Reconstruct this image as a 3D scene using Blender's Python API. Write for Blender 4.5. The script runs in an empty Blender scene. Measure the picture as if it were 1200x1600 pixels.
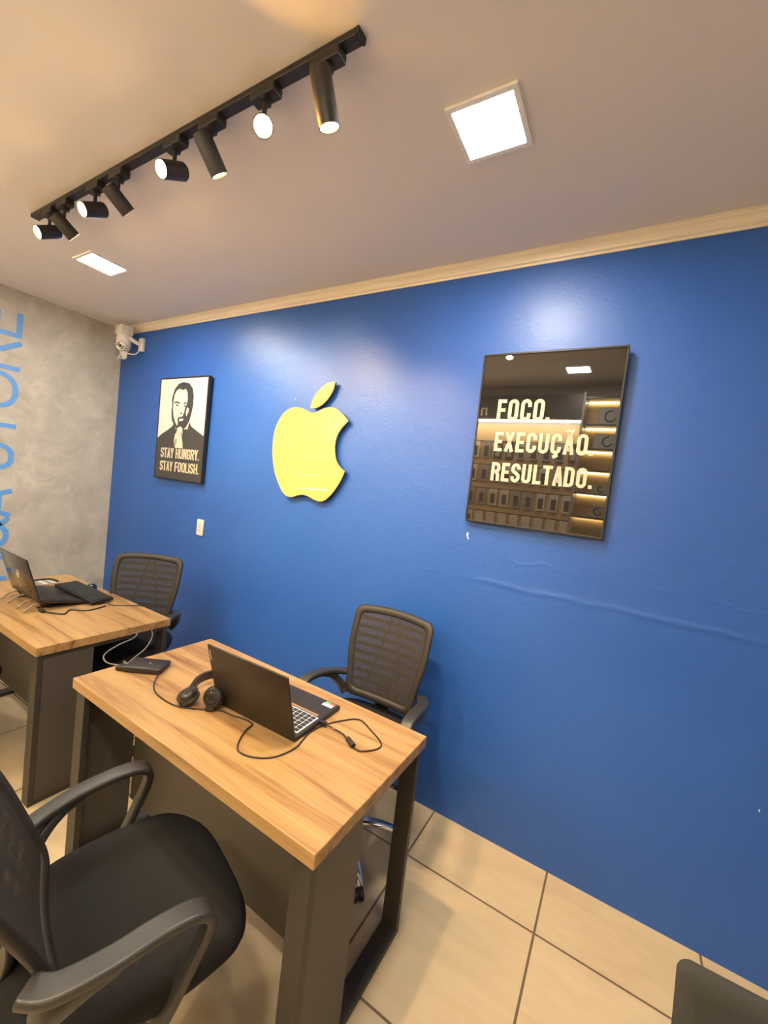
import bpy, bmesh, math, random
from mathutils import Vector, Matrix
random.seed(4)
PI = math.pi
SC = bpy.context.scene
COL = SC.collection

# ------------------------------------------------------------------ camera
CAM = (4.0517, -1.9582, 1.6061); YAW, PIT, ROL, FPX = 0.5283, -0.0534, 0.1154, 638.34
def cam_setup():
    fwd = Vector((-math.sin(YAW)*math.cos(PIT), math.cos(YAW)*math.cos(PIT), math.sin(PIT)))
    right = Vector((math.cos(YAW), math.sin(YAW), 0)); up = right.cross(fwd)
    c, s = math.cos(ROL), math.sin(ROL)
    r2 = c*right + s*up; u2 = -s*right + c*up
    m = Matrix((r2, u2, -fwd)).transposed().to_4x4(); m.translation = Vector(CAM)
    cd = bpy.data.cameras.new('camera'); co = bpy.data.objects.new('camera', cd); COL.objects.link(co)
    co.matrix_world = m
    cd.sensor_fit = 'VERTICAL'; cd.sensor_height = 36.0; cd.lens = FPX/1600*36.0
    cd.clip_start = 0.02; cd.clip_end = 60
    SC.camera = co
cam_setup()

# ------------------------------------------------------------------ exposure, world, light levels
SC.view_settings.view_transform = 'Standard'
SC.view_settings.look = 'None'
SC.view_settings.gamma = 1
SC.view_settings.use_curve_mapping = False
SC.view_settings.exposure = 1.0
world = bpy.data.worlds.new('room_world'); SC.world = world; world.use_nodes = True
world.node_tree.nodes['Background'].inputs[0].default_value = (1.0, 0.93, 0.84, 1)
world.node_tree.nodes['Background'].inputs[1].default_value = 0.0
PANEL_COL = (1.0, 0.93, 0.80); PANEL_STRENGTH = 118.0
LAMP_COL = (1.0, 0.70, 0.40); LENS_STRENGTH = 60.0; SPOT_W = 52.0
STRIP_COL = (1.0, 0.86, 0.62); STRIP_STRENGTH = 60.0
NICHE_COL = (1.0, 0.76, 0.34)

# room size
H = 2.7635; XR = 6.6; YB = -2.86

# ------------------------------------------------------------------ materials
def nmat(name):
    m = bpy.data.materials.new(name); m.use_nodes = True
    return m, m.node_tree, m.node_tree.nodes['Principled BSDF']
def N(nt, t, **kw):
    n = nt.nodes.new(t)
    for k, v in kw.items(): setattr(n, k, v)
    return n
def plain(name, col, rough=0.5, metal=0.0, spec=0.5, noise=0.04, nscale=40, bump=0.0, bscale=200, coat=0.0, ior=None):
    m, nt, b = nmat(name); L = nt.links.new
    tc = N(nt, 'ShaderNodeTexCoord'); nz = N(nt, 'ShaderNodeTexNoise'); nz.inputs['Scale'].default_value = nscale; nz.inputs['Detail'].default_value = 3
    L(tc.outputs['Object'], nz.inputs['Vector'])
    mx = N(nt, 'ShaderNodeMix', data_type='RGBA'); L(nz.outputs[0], mx.inputs[0])
    mx.inputs[6].default_value = tuple(c*(1-noise) for c in col)+(1,); mx.inputs[7].default_value = tuple(min(1, c*(1+noise)) for c in col)+(1,)
    L(mx.outputs[2], b.inputs['Base Color'])
    b.inputs['Roughness'].default_value = rough; b.inputs['Metallic'].default_value = metal
    b.inputs['Specular IOR Level'].default_value = spec; b.inputs['Coat Weight'].default_value = coat; b.inputs['Coat Roughness'].default_value = 0.1
    if ior: b.inputs['IOR'].default_value = ior
    if bump:
        n2 = N(nt, 'ShaderNodeTexNoise'); n2.inputs['Scale'].default_value = bscale; L(tc.outputs['Object'], n2.inputs['Vector'])
        bp = N(nt, 'ShaderNodeBump'); bp.inputs['Strength'].default_value = bump; bp.inputs['Distance'].default_value = 0.002
        L(n2.outputs[0], bp.inputs['Height']); L(bp.outputs[0], b.inputs['Normal'])
    return m
def emit(name, col, s):
    m, nt, b = nmat(name)
    b.inputs['Base Color'].default_value = (0.9, 0.88, 0.85, 1)
    b.inputs['Emission Color'].default_value = col+(1,); b.inputs['Emission Strength'].default_value = s
    return m

def mat_blue():
    m, nt, b = nmat('blue_gloss_paint'); L = nt.links.new
    tc = N(nt, 'ShaderNodeTexCoord'); sp = N(nt, 'ShaderNodeSeparateXYZ'); L(tc.outputs['Object'], sp.inputs[0])
    def math_(op, a, b2=None, c=None):
        n = N(nt, 'ShaderNodeMath', operation=op)
        for i, v in enumerate((a, b2, c)):
            if v is None: continue
            if isinstance(v, (int, float)): n.inputs[i].default_value = v
            else: L(v, n.inputs[i])
        return n.outputs[0]
    def noise(scale, detail=3, dim='3D'):
        n = N(nt, 'ShaderNodeTexNoise'); n.inputs['Scale'].default_value = scale; n.inputs['Detail'].default_value = detail
        L(tc.outputs['Object'], n.inputs['Vector']); return n.outputs[0]
    big = noise(1.6, 2); fine = noise(70, 2); mid = noise(9, 4); wob = noise(5, 4)
    # plaster ridges running along the wall
    def ridge(z0, amp, w, x0, gain):
        zz = math_('SUBTRACT', sp.outputs['Z'], z0)
        d = math_('SUBTRACT', zz, math_('MULTIPLY', math_('SUBTRACT', wob, 0.5), amp))
        q = math_('DIVIDE', d, w)
        g = math_('POWER', 2.718, math_('MULTIPLY', math_('MULTIPLY', q, q), -1.0))
        fx = N(nt, 'ShaderNodeMapRange'); L(sp.outputs['X'], fx.inputs[0]); fx.inputs[1].default_value = x0; fx.inputs[2].default_value = x0+0.5
        br = N(nt, 'ShaderNodeMapRange'); L(noise(3.1, 2), br.inputs[0]); br.inputs[1].default_value = 0.42; br.inputs[2].default_value = 0.58; br.inputs[3].default_value = 0.15
        return math_('MULTIPLY', math_('MULTIPLY', math_('MULTIPLY', g, fx.outputs[0]), br.outputs[0]), gain)
    r1 = ridge(1.222, 0.045, 0.014, 3.1, 0.0030); r2 = ridge(1.335, 0.16, 0.008, 3.1, 0.0010)
    h = math_('ADD', math_('MULTIPLY', fine, 0.0010), math_('MULTIPLY', mid, 0.0034))
    h = math_('ADD', h, math_('ADD', r1, r2))
    bp = N(nt, 'ShaderNodeBump'); bp.inputs['Strength'].default_value = 0.8; bp.inputs['Distance'].default_value = 1.0
    L(h, bp.inputs['Height']); L(bp.outputs[0], b.inputs['Normal'])
    cr = N(nt, 'ShaderNodeValToRGB'); L(big, cr.inputs[0])
    cr.color_ramp.elements[0].position = 0.3; cr.color_ramp.elements[0].color = (0.016, 0.087, 0.365, 1)
    cr.color_ramp.elements[1].position = 0.7; cr.color_ramp.elements[1].color = (0.020, 0.098, 0.395, 1)
    L(cr.outputs[0], b.inputs['Base Color'])
    b.inputs['Roughness'].default_value = 0.42; b.inputs['Specular IOR Level'].default_value = 0.58
    return m
def mat_cement():
    m, nt, b = nmat('burnished_cement'); L = nt.links.new
    tc = N(nt, 'ShaderNodeTexCoord')
    n1 = N(nt, 'ShaderNodeTexNoise'); n1.inputs['Scale'].default_value = 3.2; n1.inputs['Detail'].default_value = 6; n1.inputs['Roughness'].default_value = 0.62; n1.inputs['Distortion'].default_value = 0.35
    L(tc.outputs['Object'], n1.inputs['Vector'])
    n2 = N(nt, 'ShaderNodeTexVoronoi'); n2.inputs['Scale'].default_value = 4.5; n2.inputs['Randomness'].default_value = 1
    mp = N(nt, 'ShaderNodeMapping'); mp.inputs['Scale'].default_value = (1, 0.6, 1.3); L(tc.outputs['Object'], mp.inputs[0])
    ad = N(nt, 'ShaderNodeVectorMath', operation='ADD'); L(mp.outputs[0], ad.inputs[0])
    n3 = N(nt, 'ShaderNodeTexNoise'); n3.inputs['Scale'].default_value = 6; L(tc.outputs['Object'], n3.inputs['Vector']); L(n3.outputs[1], ad.inputs[1])
    L(ad.outputs[0], n2.inputs['Vector'])
    cr = N(nt, 'ShaderNodeValToRGB'); L(n1.outputs[0], cr.inputs[0])
    cr.color_ramp.elements[0].position = 0.32; cr.color_ramp.elements[0].color = (0.37, 0.345, 0.30, 1)
    cr.color_ramp.elements[1].position = 0.68; cr.color_ramp.elements[1].color = (0.53, 0.50, 0.44, 1)
    sx = N(nt, 'ShaderNodeSeparateXYZ'); L(n2.outputs['Color'], sx.inputs[0])
    mr = N(nt, 'ShaderNodeMapRange'); L(sx.outputs[0], mr.inputs[0]); mr.inputs[3].default_value = 0.93; mr.inputs[4].default_value = 1.05
    mx = N(nt, 'ShaderNodeMix', data_type='RGBA', blend_type='MULTIPLY'); mx.inputs[0].default_value = 1.0
    L(cr.outputs[0], mx.inputs[6]); L(mr.outputs[0], mx.inputs[7])
    L(mx.outputs[2], b.inputs['Base Color']); b.inputs['Roughness'].default_value = 0.55; b.inputs['Specular IOR Level'].default_value = 0.3
    bp = N(nt, 'ShaderNodeBump'); bp.inputs['Strength'].default_value = 0.25; bp.inputs['Distance'].default_value = 0.004; L(n1.outputs[0], bp.inputs['Height']); L(bp.outputs[0], b.inputs['Normal'])
    return m
def mat_tile():
    m, nt, b = nmat('beige_ceramic_tile'); L = nt.links.new
    tc = N(nt, 'ShaderNodeTexCoord'); mp = N(nt, 'ShaderNodeMapping'); S = 0.5481
    mp.inputs['Location'].default_value = (-(3.4137 - 20*S)+0.0025, 0.3088+20*S+0.0025, 0); L(tc.outputs['Object'], mp.inputs[0])
    br = N(nt, 'ShaderNodeTexBrick', offset=0.0, squash=1.0)
    br.inputs['Scale'].default_value = 1; br.inputs['Brick Width'].default_value = S; br.inputs['Row Height'].default_value = S
    br.inputs['Mortar Size'].default_value = 0.0045; br.inputs['Mortar Smooth'].default_value = 0.15; br.inputs['Bias'].default_value = -0.2
    br.inputs['Color1'].default_value = (0.56, 0.435, 0.265, 1); br.inputs['Color2'].default_value = (0.60, 0.47, 0.295, 1); br.inputs['Mortar'].default_value = (0.16, 0.105, 0.06, 1)
    L(mp.outputs[0], br.inputs['Vector'])
    m2 = N(nt, 'ShaderNodeMapping'); m2.inputs['Scale'].default_value = (2.2, 9.0, 1); m2.inputs['Rotation'].default_value = (0, 0, 0.12); L(tc.outputs['Object'], m2.inputs[0])
    nz = N(nt, 'ShaderNodeTexNoise'); nz.inputs['Scale'].default_value = 1.5; nz.inputs['Detail'].default_value = 6; nz.inputs['Roughness'].default_value = 0.65; L(m2.outputs[0], nz.inputs['Vector'])
    cr = N(nt, 'ShaderNodeValToRGB'); L(nz.outputs[0], cr.inputs[0])
    cr.color_ramp.elements[0].position = 0.33; cr.color_ramp.elements[0].color = (0.86, 0.84, 0.80, 1)
    cr.color_ramp.elements[1].position = 0.65; cr.color_ramp.elements[1].color = (1.0, 1.0, 1.0, 1)
    mx = N(nt, 'ShaderNodeMix', data_type='RGBA', blend_type='MULTIPLY'); mx.inputs[0].default_value = 1.0
    L(br.outputs['Color'], mx.inputs[6]); L(cr.outputs[0], mx.inputs[7]); L(mx.outputs[2], b.inputs['Base Color'])
    bp = N(nt, 'ShaderNodeBump', invert=True); bp.inputs['Strength'].default_value = 0.5; bp.inputs['Distance'].default_value = 0.003
    L(br.outputs['Fac'], bp.inputs['Height']); L(bp.outputs[0], b.inputs['Normal'])
    b.inputs['Roughness'].default_value = 0.38; b.inputs['Specular IOR Level'].default_value = 0.45
    return m
def mat_wood():
    m, nt, b = nmat('oak_laminate'); L = nt.links.new
    tc = N(nt, 'ShaderNodeTexCoord')
    oi = N(nt, 'ShaderNodeObjectInfo'); ofs = N(nt, 'ShaderNodeVectorMath', operation='ADD'); L(tc.outputs['Object'], ofs.inputs[0])
    cmb = N(nt, 'ShaderNodeCombineXYZ'); L(oi.outputs['Random'], cmb.inputs[1]); L(cmb.outputs[0], ofs.inputs[1])
    mp = N(nt, 'ShaderNodeMapping'); mp.inputs['Scale'].default_value = (1.1, 16, 16); mp.inputs['Rotation'].default_value = (0, 0, 0.05); L(ofs.outputs[0], mp.inputs[0])
    n1 = N(nt, 'ShaderNodeTexNoise'); n1.inputs['Scale'].default_value = 1.25; n1.inputs['Detail'].default_value = 5; n1.inputs['Roughness'].default_value = 0.6; n1.inputs['Distortion'].default_value = 0.5
    L(mp.outputs[0], n1.inputs['Vector'])
    mp2 = N(nt, 'ShaderNodeMapping'); mp2.inputs['Scale'].default_value = (2.0, 70, 70); L(ofs.outputs[0], mp2.inputs[0])
    n2 = N(nt, 'ShaderNodeTexNoise'); n2.inputs['Scale'].default_value = 2.2; n2.inputs['Detail'].default_value = 4; L(mp2.outputs[0], n2.inputs['Vector'])
    cr = N(nt, 'ShaderNodeValToRGB'); L(n1.outputs[0], cr.inputs[0]); e = cr.color_ramp.elements
    e[0].position = 0.28; e[0].color = (0.150, 0.070, 0.024, 1); e[1].position = 0.70; e[1].color = (0.43, 0.265, 0.110, 1)
    k = e.new(0.40); k.color = (0.285, 0.155, 0.058, 1); k = e.new(0.50); k.color = (0.37, 0.220, 0.088, 1)
    cr2 = N(nt, 'ShaderNodeValToRGB'); L(n2.outputs[0], cr2.inputs[0]); cr2.color_ramp.elements[0].position = 0.3; cr2.color_ramp.elements[0].color = (0.82, 0.79, 0.75, 1); cr2.color_ramp.elements[1].position = 0.6
    mx = N(nt, 'ShaderNodeMix', data_type='RGBA', blend_type='MULTIPLY'); mx.inputs[0].default_value = 0.8
    L(cr.outputs[0], mx.inputs[6]); L(cr2.outputs[0], mx.inputs[7]); L(mx.outputs[2], b.inputs['Base Color'])
    b.inputs['Roughness'].default_value = 0.42; b.inputs['Specular IOR Level'].default_value = 0.4
    return m
def mat_mesh(base=0.52, name='chair_mesh_fabric'):
    m, nt, b = nmat(name); L = nt.links.new
    tc = N(nt, 'ShaderNodeTexCoord')
    mp = N(nt, 'ShaderNodeMapping'); L(tc.outputs['Object'], mp.inputs[0])
    ck = N(nt, 'ShaderNodeTexVoronoi'); ck.inputs['Scale'].default_value = 260; L(mp.outputs[0], ck.inputs['Vector'])
    cr = N(nt, 'ShaderNodeValToRGB'); L(ck.outputs['Distance'], cr.inputs[0]); cr.color_ramp.elements[0].position = 0.25; cr.color_ramp.elements[1].position = 0.40
    tr = N(nt, 'ShaderNodeBsdfTransparent'); mx = N(nt, 'ShaderNodeMixShader'); out = nt.nodes['Material Output']
    mul = N(nt, 'ShaderNodeMath', operation='MULTIPLY_ADD'); L(cr.outputs[0], mul.inputs[0]); mul.inputs[1].default_value = 0.35; mul.inputs[2].default_value = base
    b.inputs['Base Color'].default_value = (0.026, 0.020, 0.0155, 1); b.inputs['Roughness'].default_value = 0.7
    L(mul.outputs[0], mx.inputs[0]); L(tr.outputs[0], mx.inputs[1]); L(b.outputs[0], mx.inputs[2]); L(mx.outputs[0], out.inputs[0])
    return m

M = dict(
    blue=mat_blue(), cement=mat_cement(), tile=mat_tile(), wood=mat_wood(), mesh=mat_mesh(), mesh_dense=mat_mesh(0.78, 'dense_mesh_fabric'),
    ceiling=plain('ceiling_paint', (0.74, 0.70, 0.655), 0.75, spec=0.2, noise=0.03, nscale=3, bump=0.35, bscale=9),
    cream=plain('cream_gloss_paint', (0.74, 0.66, 0.53), 0.4, noise=0.03),
    plainwall=plain('shop_wall_paint', (0.55, 0.50, 0.44), 0.7),
    letter_blue=plain('blue_letter_paint', (0.10, 0.30, 0.70), 0.5),
    white=plain('white_plastic', (0.62, 0.58, 0.52), 0.4, noise=0.02),
    metal_frame=plain('panel_rim', (0.85, 0.84, 0.80), 0.4),
    panel=emit('panel_light', PANEL_COL, PANEL_STRENGTH),
    lens=emit('warm_lens', (1.0, 0.62, 0.28), LENS_STRENGTH),
    lens_hot=emit('orange_lens', (1.0, 0.50, 0.10), 300.0),
    lens_dim=emit('dim_warm_lens', (1.0, 0.78, 0.42), 3.0),
    strip=emit('led_strip', STRIP_COL, STRIP_STRENGTH), niche=emit('niche_led', NICHE_COL, STRIP_STRENGTH*0.6),
    black=plain('black_plastic', (0.012, 0.011, 0.010), 0.45),
    armplastic=plain('armrest_plastic', (0.026, 0.024, 0.021), 0.42, spec=0.6, bump=0.2, bscale=500),
    greyfabric=plain('dark_grey_fabric', (0.040, 0.037, 0.033), 0.85, spec=0.2, noise=0.2, nscale=400, bump=0.4, bscale=650),
    fabric=plain('black_fabric', (0.012, 0.0112, 0.0102), 0.85, spec=0.25, noise=0.25, nscale=500, bump=0.5, bscale=650),
    chairframe=plain('chair_frame_plastic', (0.022, 0.0165, 0.0125), 0.55),
    slat=plain('slat_plastic', (0.018, 0.0145, 0.012), 0.5),
    chrome=plain('chrome', (0.80, 0.79, 0.77), 0.08, metal=1.0, noise=0.01),
    graphite=plain('graphite_board', (0.034, 0.029, 0.023), 0.5, noise=0.06, nscale=120),
    graphite2=plain('graphite_panel', (0.066, 0.056, 0.043), 0.5, noise=0.06, nscale=120),
    trackblack=plain('track_black', (0.016, 0.013, 0.011), 0.5),
    gold=plain('gold_acrylic', (0.66, 0.46, 0.115), 0.22, spec=0.5, noise=0.01),
    goldreflect=plain('gold_painted_reflection', (0.80, 0.66, 0.26), 0.2, noise=0.01),  # paler gold, reflected shelf edges put into the colour
    darkedge=plain('sign_backing', (0.05, 0.04, 0.03), 0.5),
    frame=plain('black_frame', (0.020, 0.018, 0.016), 0.4),
    paper=plain('poster_paper', (0.62, 0.57, 0.50), 0.35, noise=0.02),
    ink=plain('poster_ink', (0.040, 0.039, 0.040), 0.3, noise=0.05),
    inkmid=plain('poster_grey', (0.30, 0.27, 0.24), 0.35, noise=0.2, nscale=120),
    letter=plain('cream_lettering', (0.58, 0.52, 0.37), 0.35, noise=0.01),
    gloss=plain('glossy_black_print', (0.018, 0.015, 0.012), 0.015, noise=0.0, ior=2.1),
    laptop=plain('laptop_brown_black', (0.018, 0.012, 0.008), 0.42, spec=0.5),
    laptopdeck=plain('laptop_deck', (0.035, 0.029, 0.026), 0.38, metal=0.3),
    laptopgloss=plain('glossy_laptop_lid', (0.012, 0.010, 0.009), 0.10, spec=0.6),
    bronze=plain('bronze_strip', (0.42, 0.27, 0.14), 0.35, metal=0.5),
    key=plain('key_black', (0.02, 0.02, 0.022), 0.5),
    keylit=emit('key_glow', (0.85, 0.88, 1.0), 0.16),
    screen=plain('dark_screen', (0.01, 0.01, 0.012), 0.08),
    silver=plain('silver_badge', (0.62, 0.58, 0.52), 0.3, metal=0.6),
    green=plain('green_sticker', (0.10, 0.42, 0.14), 0.4), whitestick=plain('white_sticker', (0.85, 0.85, 0.78), 0.4), redstick=plain('red_sticker', (0.45, 0.10, 0.05), 0.4),
    cable=plain('black_cable', (0.018, 0.015, 0.013), 0.45), greycable=plain('grey_cable', (0.16, 0.15, 0.135), 0.5),
    hpgreen=plain('grey_green_plastic', (0.16, 0.20, 0.17), 0.4),
    hpblack=plain('headphone_plastic', (0.020, 0.017, 0.015), 0.26),
    cushion=plain('ear_cushion', (0.030, 0.027, 0.025), 0.6),
    clear=plain('stand_acrylic', (0.30, 0.26, 0.20), 0.15),
    darkshelf=plain('dark_fascia', (0.060, 0.058, 0.055), 0.35),
    slatwall=plain('wood_slatwall', (0.52, 0.37, 0.20), 0.5, noise=0.1),
    packgrey=plain('grey_pack', (0.30, 0.27, 0.24), 0.4, noise=0.2, nscale=30), packdark=plain('dark_pack', (0.05, 0.045, 0.045), 0.4), packlight=plain('pale_pack', (0.58, 0.50, 0.40), 0.4),
    boxgrey=plain('grey_box', (0.35, 0.33, 0.30), 0.5),
)

# ------------------------------------------------------------------ mesh helpers
def link(name, bm, mat, parent=None, loc=(0, 0, 0), smooth=False, rot=None, mats=None):
    bmesh.ops.recalc_face_normals(bm, faces=bm.faces)
    me = bpy.data.meshes.new(name); bm.to_mesh(me); bm.free()
    for mm in (mats or [mat]): me.materials.append(mm)
    if smooth:
        for p in me.polygons: p.use_smooth = True
        if smooth != 'full':
            me.set_sharp_from_angle(angle=math.radians(38))
    o = bpy.data.objects.new(name, me); COL.objects.link(o)
    if parent: o.parent = parent
    o.location = loc
    if rot: o.rotation_euler = rot
    return o
def thing(name, label, cat, loc=(0, 0, 0), rz=0.0, group=None, rot=None):
    o = bpy.data.objects.new(name, None); COL.objects.link(o); o.empty_display_size = 0.05
    o.location = loc; o.rotation_euler = rot if rot else (0, 0, rz); o['label'] = label; o['category'] = cat
    if group: o['group'] = group
    return o
def tag(o, label, cat, group=None):
    o['label'] = label; o['category'] = cat
    if group: o['group'] = group
    return o
def structure(o, label=None):
    o['kind'] = 'structure'
    if label: o['label'] = label
    return o
def box(bm, x0, x1, y0, y1, z0, z1, bev=0.0, seg=2, mtx=None):
    t = bmesh.new()
    bmesh.ops.create_cube(t, size=1)
    for v in t.verts:
        v.co = Vector(((x0+x1)/2 + v.co.x*(x1-x0), (y0+y1)/2 + v.co.y*(y1-y0), (z0+z1)/2 + v.co.z*(z1-z0)))
    if bev: bmesh.ops.bevel(t, geom=list(t.edges), offset=bev, segments=seg, affect='EDGES', profile=0.5)
    merge(bm, t, mtx)
def merge(bm, t, mtx=None):
    if mtx is not None: bmesh.ops.transform(t, matrix=mtx, verts=t.verts)
    me = bpy.data.meshes.new('tmp'); t.to_mesh(me); t.free(); bm.from_mesh(me); bpy.data.meshes.remove(me)
def bbox(*a, **k):
    bm = bmesh.new(); box(bm, *a, **k); return bm
def catmull(pts, n=8, closed=False):
    P = [Vector(p) for p in pts]; out = []; L = len(P)
    rng = L if closed else L-1
    for i in range(rng):
        if closed: a, b, c, d = P[i-1], P[i], P[(i+1) % L], P[(i+2) % L]
        else: a, b, c, d = P[max(i-1, 0)], P[i], P[i+1], P[min(i+2, L-1)]
        for k in range(n):
            t = k/n
            out.append(0.5*((2*b)+(c-a)*t+(2*a-5*b+4*c-d)*t*t+(3*b-a-3*c+d)*t**3))
    if not closed: out.append(P[-1])
    return out
def sweep(bm, pts, sec, closed=False, up=None, scales=None, cap=True):
    """sec: list of (a, b) section points; a along side axis, b along normal axis. up: fixed side axis."""
    n = len(pts); rings = []; prev = None
    for i, p in enumerate(pts):
        if closed: t = (pts[(i+1) % n]-pts[i-1])
        else: t = pts[min(i+1, n-1)]-pts[max(i-1, 0)]
        t = t.normalized() if t.length > 1e-9 else Vector((0, 0, 1))
        if up is not None:
            s = Vector(up) - t*Vector(up).dot(t); s = s.normalized()
        else:
            if prev is None:
                s = Vector((0, 0, 1)).cross(t)
                if s.length < 1e-3: s = Vector((1, 0, 0))
            else: s = prev - t*prev.dot(t)
            s = s.normalized(); prev = s
        b = t.cross(s); k = scales[i] if scales else (1, 1)
        if isinstance(k, (int, float)): k = (k, k)
        rings.append([bm.verts.new(p + s*(q[0]*k[0]) + b*(q[1]*k[1])) for q in sec])
    m = len(sec)
    for i in range(n if closed else n-1):
        r, q = rings[i], rings[(i+1) % n]
        for j in range(m): bm.faces.new((r[j], r[(j+1) % m], q[(j+1) % m], q[j]))
    if cap and not closed:
        bm.faces.new(rings[0][::-1]); bm.faces.new(rings[-1])
def circ(r, n=10): return [(r*math.cos(2*PI*i/n), r*math.sin(2*PI*i/n)) for i in range(n)]
def rrect(w, h, r, n=3):
    out = []
    for cx, cy, a0 in ((w/2-r, h/2-r, 0), (-w/2+r, h/2-r, PI/2), (-w/2+r, -h/2+r, PI), (w/2-r, -h/2+r, 1.5*PI)):
        for i in range(n+1):
            a = a0 + PI/2*i/n; out.append((cx+r*math.cos(a), cy+r*math.sin(a)))
    return out
def tube(bm, pts, r, n=10, smooth=8, closed=False):
    P = catmull(pts, smooth, closed) if smooth else [Vector(p) for p in pts]
    sweep(bm, P, circ(r, n), closed)
def lathe(bm, prof, n=24, mtx=None, cap=True):
    t = bmesh.new(); rings = []
    for r, z in prof:
        if r < 1e-6: rings.append([t.verts.new((0, 0, z))])
        else: rings.append([t.verts.new((r*math.cos(2*PI*i/n), r*math.sin(2*PI*i/n), z)) for i in range(n)])
    for a, b in zip(rings, rings[1:]):
        for i in range(n):
            j = (i+1) % n
            if len(a) == 1 and len(b) == 1: continue
            if len(a) == 1: t.faces.new((a[0], b[i], b[j]))
            elif len(b) == 1: t.faces.new((a[i], a[j], b[0]))
            else: t.faces.new((a[i], a[j], b[j], b[i]))
    if cap:
        if len(rings[0]) > 1: t.faces.new(rings[0][::-1])
        if len(rings[-1]) > 1: t.faces.new(rings[-1])
    merge(bm, t, mtx)
def align(d, at=(0, 0, 0)):
    q = Vector((0, 0, 1)).rotation_difference(Vector(d)); m = q.to_matrix().to_4x4(); m.translation = Vector(at); return m
def prism(bm, poly, y0, y1, mtx=None):
    """poly in (x, z); extruded from y0 (front, toward the room) to y1."""
    t = bmesh.new()
    a = [t.verts.new((p[0], y0, p[1])) for p in poly]; b = [t.verts.new((p[0], y1, p[1])) for p in poly]
    n = len(poly)
    f = [t.faces.new(a), t.faces.new(b[::-1])]; t.normal_update()
    for i in range(n): t.faces.new((a[i], b[i], b[(i+1) % n], a[(i+1) % n]))
    bmesh.ops.triangulate(t, faces=f)
    merge(bm, t, mtx)
def copy_tree(o, parent=None):
    c = o.copy(); COL.objects.link(c)
    if parent: c.parent = parent
    for ch in list(o.children): copy_tree(ch, c)
    return c

# ---- stroke lettering (condensed sans), drawn in a box of width w and height 1
def arc(cx, cz, rx, rz, a0, a1, n=8):
    return [(cx+rx*math.cos(math.radians(a0+(a1-a0)*i/n)), cz+rz*math.sin(math.radians(a0+(a1-a0)*i/n))) for i in range(n+1)]
def glyph(ch, w, t):
    h = t/2; L, Rr, B, T, Mz = h, w-h, h, 1-h, 0.5; r = min((Rr-L)/2, 0.36); cx = w/2
    O = arc(Rr-r, T-r, r, r, 0, 90)+arc(L+r, T-r, r, r, 90, 180)+arc(L+r, B+r, r, r, 180, 270)+arc(Rr-r, B+r, r, r, 270, 360)
    if ch == 'O': return [(O, True)]
    if ch in 'CG':
        p = [(Rr, 0.64)]+arc(Rr-r, T-r, r, r, 0, 90)+arc(L+r, T-r, r, r, 90, 180)+arc(L+r, B+r, r, r, 180, 270)+arc(Rr-r, B+r, r, r, 270, 360)
        return [(p+[(Rr, 0.36)], False)] if ch == 'C' else [(p+[(Rr, 0.47), (cx, 0.47)], False)]
    if ch == 'U': return [([(L, 1)]+arc(L+r, B+r, r, r, 180, 270)+arc(Rr-r, B+r, r, r, 270, 360)+[(Rr, 1)], False)]
    if ch == 'D': return [([(L, B)]+arc(Rr-r, B+r, r, r, 270, 360)+arc(Rr-r, T-r, r, r, 0, 90)+[(L, T)], True)]
    if ch == 'E': return [([(w, T), (L, T), (L, B), (w, B)], False), ([(L, Mz), (w*0.92, Mz)], False)]
    if ch == 'F': return [([(w, T), (L, T), (L, 0)], False), ([(L, Mz), (w*0.92, Mz)], False)]
    if ch == 'H': return [([(L, 0), (L, 1)], False), ([(Rr, 0), (Rr, 1)], False), ([(L, Mz), (Rr, Mz)], False)]
    if ch == 'I': return [([(cx, 0), (cx, 1)], False)]
    if ch == 'L': return [([(L, 1), (L, B), (w, B)], False)]
    if ch == 'N': return [([(L, 0), (L, 1)], False), ([(Rr, 0), (Rr, 1)], False), ([(L, 0.97), (Rr, 0.03)], False)]
    if ch == 'R':
        q = min(r, 0.22)
        return [([(L, 0), (L, T)]+arc(Rr-q, T-q, q, q, 90, 0)+arc(Rr-q, Mz+q, q, q, 0, -90)+[(L, Mz)], False),
                ([(cx, Mz), (Rr-0.02, 0.36), (Rr, 0)] if t > 0.15 else [(cx+0.02, Mz), (Rr, 0)], False)]
    if ch == 'S':
        q = min(r, 0.24)
        return [([(Rr, 0.70)]+arc(Rr-q, T-q, q, q, 0, 90)+arc(L+q, T-q, q, q, 90, 180)+[(L, 0.66), (L+0.03, 0.58), (cx, 0.5), (Rr-0.03, 0.42), (Rr, 0.34)]
                 + arc(Rr-q, B+q, q, q, 0, -90)+arc(L+q, B+q, q, q, 270, 180)+[(L, 0.30)], False)]
    if ch == 'T': return [([(0, T), (w, T)], False), ([(cx, 0), (cx, T)], False)]
    if ch == 'A': return [([(L*0.9, 0), (cx, 1)], False), ([(w-L*0.9, 0), (cx, 1)], False), ([(w*0.25, 0.25), (w*0.75, 0.25)], False)]
    if ch == 'X': return [([(L, 0), (Rr, 1)], False), ([(L, 1), (Rr, 0)], False)]
    if ch == 'Y': return [([(L, 1), (cx, 0.42), (cx, 0)], False), ([(Rr, 1), (cx, 0.42)], False)]
    if ch == '.': return [([(h, 0), (h, t*1.05)], False)]
    if ch == '&':
        return [([(w, B*0.6), (L+0.08*w, 0.74)]+arc(cx-0.03, 0.79, 0.2*w/0.7, 0.15, 190, -10)+[(cx, 0.56), (L+0.03, 0.40)]
                 + arc(cx-0.06, B+0.21, cx-0.06-L, 0.21, 150, 290)+[(w*0.86, 0.26), (w*0.98, 0.46)], False)]
    return []
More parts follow.
